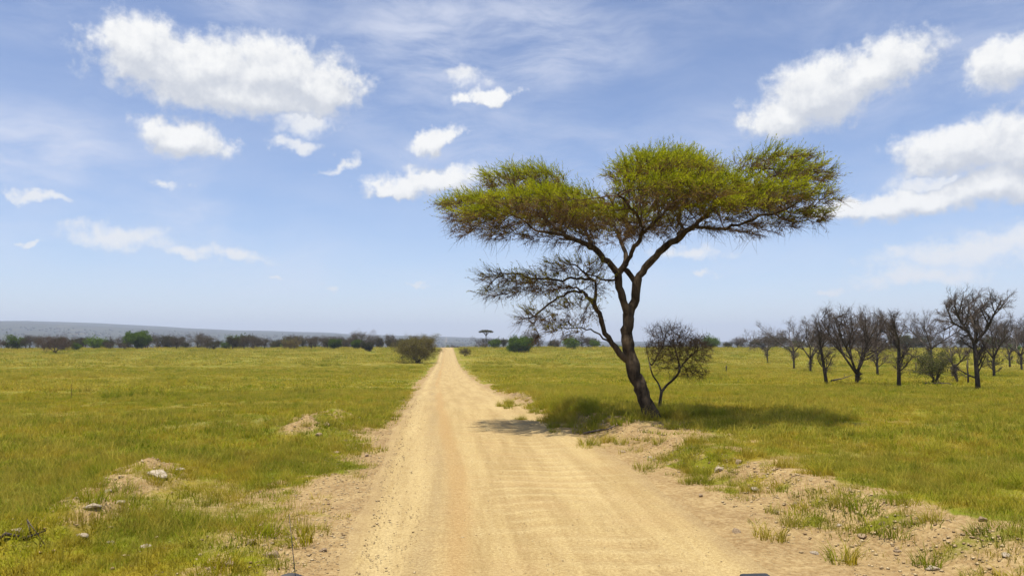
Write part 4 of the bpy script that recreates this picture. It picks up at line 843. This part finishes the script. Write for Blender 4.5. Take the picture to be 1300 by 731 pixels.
# ------------------------------------------------------------------ small dead wood
def stick(name, a, b_, r0, label, cat='branch', segs=6, wob=.03, lift=.03, mat=M_GBARK):
    g_ = np.random.default_rng(abs(hash(label)) % 1000 if False else len(label)); A_, B_ = stand(*a), stand(*b_); g = Geo(); t = np.linspace(0, 1, segs)[:, None]; p = A_ * (1 - t) + B_ * t + g_.normal(0, wob, (segs, 3)); p[:, 2] = H(p[:, 0], p[:, 1]) + lift + np.abs(g_.normal(0, wob * .6, segs)); o = p[0].copy()
    chain(g, p - o, r0 * np.linspace(1, .4, segs), 6); q = p[segs // 2] - o; chain(g, [q, q + g_.normal(0, .08, 3) + [0, 0, .03], q + g_.normal(0, .12, 3) + [0, 0, .04]], [r0 * .5, r0 * .35, r0 * .15], 5)
    return add(name, g.mesh(name, True), mat, None, o, label=label, cat=cat)
stick('dead_branch', (2, 690), (56, 678), .020, 'dark dry branch lying beside the dirt heap on the left verge')
stick('fallen_stick', (742, 552), (788, 538), .030, 'dark stick lying on the shaded bank under the acacia')
stick('fallen_limb', (1056, 489), (1084, 480), .05, 'fallen crooked limb under the fanning leafless tree', lift=.25, wob=.08)
stick('fallen_limb', (1175, 489), (1212, 491), .04, 'fallen limb under the pale green shrub of the grove', lift=.12, wob=.06)
def stump(px, py, hpx, label, r=.07):
    p, d, h = base_of(px, py, hpx); g = Geo(); chain(g, [(0, 0, -.1), (.02, 0, h * .4), (-.02, .01, h * .75), (.03, 0, h)], [r * 1.3, r, r * .9, r * .55], 8); chain(g, [(0, 0, h * .55), (r * 1.4, .02, h * .7), (r * 2.2, .02, h * .9)], [r * .5, r * .35, r * .2], 6)
    add('stump', g.mesh('stump', True), M_GBARK, None, p, label=label, cat='stump')
stump(922, 472, 8, 'short dark broken stump alone in the grass of the acacia field'); stump(1163, 471, 10, 'dark stump between the slim tree and the green shrub')
stump(1229, 488, 27, 'bare upright dead pole beside the tallest leafless tree', .045); stump(90, 507, 18, 'thin dark dead stalk standing in the grass of the bush plain', .009)

# ------------------------------------------------------------------ the vehicle the picture was taken from (only its bar tips reach into view)
def vehicle():
    import bmesh
    def flat(name, col, rough, metal=0, spec=.5):
        m, n = mat_new(name); p = n.new('ShaderNodeTexCoord').outputs['Object']; f = n.noise(p, 6, 4); c = n.mix(n.math('MULTIPLY', n.ramp(f, .45, .75), .3), col, (.35, .27, .16)); out(n, principled(n, c, rough, None, spec, metal)); return m
    paint = flat('beige_paint', (.33, .29, .20), .45); black = flat('black_rubber', (.022, .022, .024), .7); dark = flat('dark_steel', (.05, .05, .055), .5, .3); lampm = flat('lamp_lens', (.75, .75, .72), .15); rim = flat('steel_rim', (.35, .35, .35), .4, .7); glass = flat('windscreen_glass', (.10, .12, .12), .08)
    vx, gz = .285, float(H(.3, 1)); root = add('safari_vehicle', None, None, None, (vx, 0, gz), label='beige safari vehicle on the dirt road, only its front bar tips showing', cat='car')
    def box(name, c, s, mat, bev=.03, par=root, taper=None):
        bm = bmesh.new(); bmesh.ops.create_cube(bm, size=1)
        for v in bm.verts:
            v.co = (v.co.x * s[0], v.co.y * s[1], v.co.z * s[2])
            if taper and v.co.z > 0: v.co.x *= taper
        bmesh.ops.bevel(bm, geom=bm.edges[:], offset=bev, segments=3, affect='EDGES', profile=.6); me = bpy.data.meshes.new(name); bm.to_mesh(me); bm.free(); return add(name, me, mat, par, c)
    def tube(name, pts, r, mat, par=root, sides=12): g = Geo(); q, rr = smooth_poly(pts, [r] * len(pts), .06); chain(g, q, rr, sides); return add(name, g.mesh(name, True), mat, par)
    body = box('body', (0, -.95, .86), (1.66, 4.1, .62), paint, .07); box('bonnet', (0, 1.82, 1.02), (1.26, 1.46, .24), paint, .07, taper=.94); box('nose', (0, 1.78, .74), (1.2, 1.5, .36), paint, .05)
    for s in (-1, 1):
        box('wing', (s * .74, 1.80, .92), (.24, 1.44, .30), paint, .07); l = None
        g = Geo(); chain(g, [(s * .46, 2.54, .86), (s * .46, 2.58, .86), (s * .46, 2.60, .86)], [.105, .105, .06], 16); add('headlight', g.mesh('headlight', True), lampm, root)
        tube('windscreen_pillar', [(s * .74, 1.12, 1.14), (s * .72, .85, 1.5), (s * .70, .62, 1.88)], .045, paint)
        for yy in (1.85, -1.6):
            g = Geo(); chain(g, [(s * .62, yy, .38), (s * .66, yy, .38), (s * .82, yy, .38), (s * .86, yy, .38)], [.30, .375, .375, .30], 28); wh = add('wheel', g.mesh('tyre', True), black, root)
            g = Geo(); chain(g, [(s * .80, yy, .38), (s * .862, yy, .38), (s * .87, yy, .38)], [.2, .2, .08], 20); add('rim', g.mesh('rim', True), rim, wh)
    box('grille', (0, 2.54, .86), (.62, .05, .24), dark, .012); box('bumper', (0, 2.68, .56), (1.6, .16, .18), dark, .03)
    me = mk_mesh('windscreen', [(-.70, 1.10, 1.16), (.70, 1.10, 1.16), (.68, .63, 1.86), (-.68, .63, 1.86), (-.70, 1.08, 1.15), (.70, 1.08, 1.15), (.68, .61, 1.85), (-.68, .61, 1.85)], [np.array([[0, 1, 2, 3], [7, 6, 5, 4], [0, 4, 5, 1], [1, 5, 6, 2], [2, 6, 7, 3], [3, 7, 4, 0]])]); add('windscreen', me, glass, root)
    for (c, s) in (((0, .58, 1.90), (1.5, .16, .06)), ((-.66, -.9, 1.90), (.18, 2.8, .06)), ((.66, -.9, 1.90), (.18, 2.8, .06)), ((0, -1.75, 1.90), (1.13, 1.1, .06))): box('roof_panel', c, s, paint, .02)
    for s in (-1, 1): box('cab_side', (s * .78, -1.0, 1.30), (.06, 3.9, .34), paint, .02)
    for s in (-1, 1):
        for yy in (-.4, -1.5, -2.85): tube('roof_post', [(s * .76, yy, 1.44), (s * .73, yy, 1.66), (s * .68, yy, 1.88)], .03, paint)
    # front bar: two uprights with black tips
    top = ray_dir(960, 729.5); k = 2.78 / top[1]; zt = CAM[2] + k * top[2] - gz; xr_ = k * top[0] - vx
    tl = ray_dir(368, 730); k2 = 2.78 / tl[1]; zl = CAM[2] + k2 * tl[2] - gz; xl_ = k2 * tl[0] - vx
    bar = tube('bull_bar', [(xl_, 2.78, .5), (xl_, 2.78, 1.0), (xl_, 2.78, zl - .03)], .035, dark); tube('bar_upright', [(xr_, 2.78, .5), (xr_, 2.78, 1.0), (xr_, 2.78, zt - .03)], .035, dark)
    for z in (.62, .92, 1.12): tube('bar_rail', [(xl_, 2.78, z), (0, 2.80, z), (xr_, 2.78, z)], .03, dark)
    box('bar_tip', (xr_, 2.78, zt - .04), (.105, .06, .08), black, .012)
    g = Geo(); chain(g, [(xl_, 2.78, zl - .10), (xl_, 2.78, zl - .05), (xl_, 2.78, zl - .02), (xl_, 2.78, zl)], [.06, .075, .068, .03], 20); add('bar_tip', g.mesh('bar_tip_round', True), black, root)
    g = Geo(); a0 = ray_dir(375, 731); a1 = ray_dir(367, 652); q0 = CAM + a0 * (2.6 / a0[1]) - [vx, 0, gz]; q1 = CAM + a1 * (2.6 / a1[1]) - [vx, 0, gz]
    chain(g, [(q0[0] + .02, 2.45, 1.05), q0, q1], [.003, .0014, .0009], 6); add('antenna', g.mesh('antenna', True), black, root)
vehicle()

# ------------------------------------------------------------------ haze
import bmesh
bm = bmesh.new(); bmesh.ops.create_cube(bm, size=1); me = bpy.data.meshes.new('haze')
for v in bm.verts: v.co = (v.co.x * 20000, v.co.y * 16000 + 2500, (-60 if v.co.z < 0 else 230))
bm.to_mesh(me); bm.free()
hm = bpy.data.materials.new('haze_air'); hm.use_nodes = True; t = hm.node_tree; t.nodes.clear(); o = t.nodes.new('ShaderNodeOutputMaterial'); v = t.nodes.new('ShaderNodeVolumePrincipled')
v.inputs['Color'].default_value = (.70, .79, .95, 1); v.inputs['Density'].default_value = 0.00018; v.inputs['Anisotropy'].default_value = .0; t.links.new(v.outputs[0], o.inputs['Volume'])
add('haze', me, hm, label='thin pale haze over the far plain', cat='haze', kind='stuff')
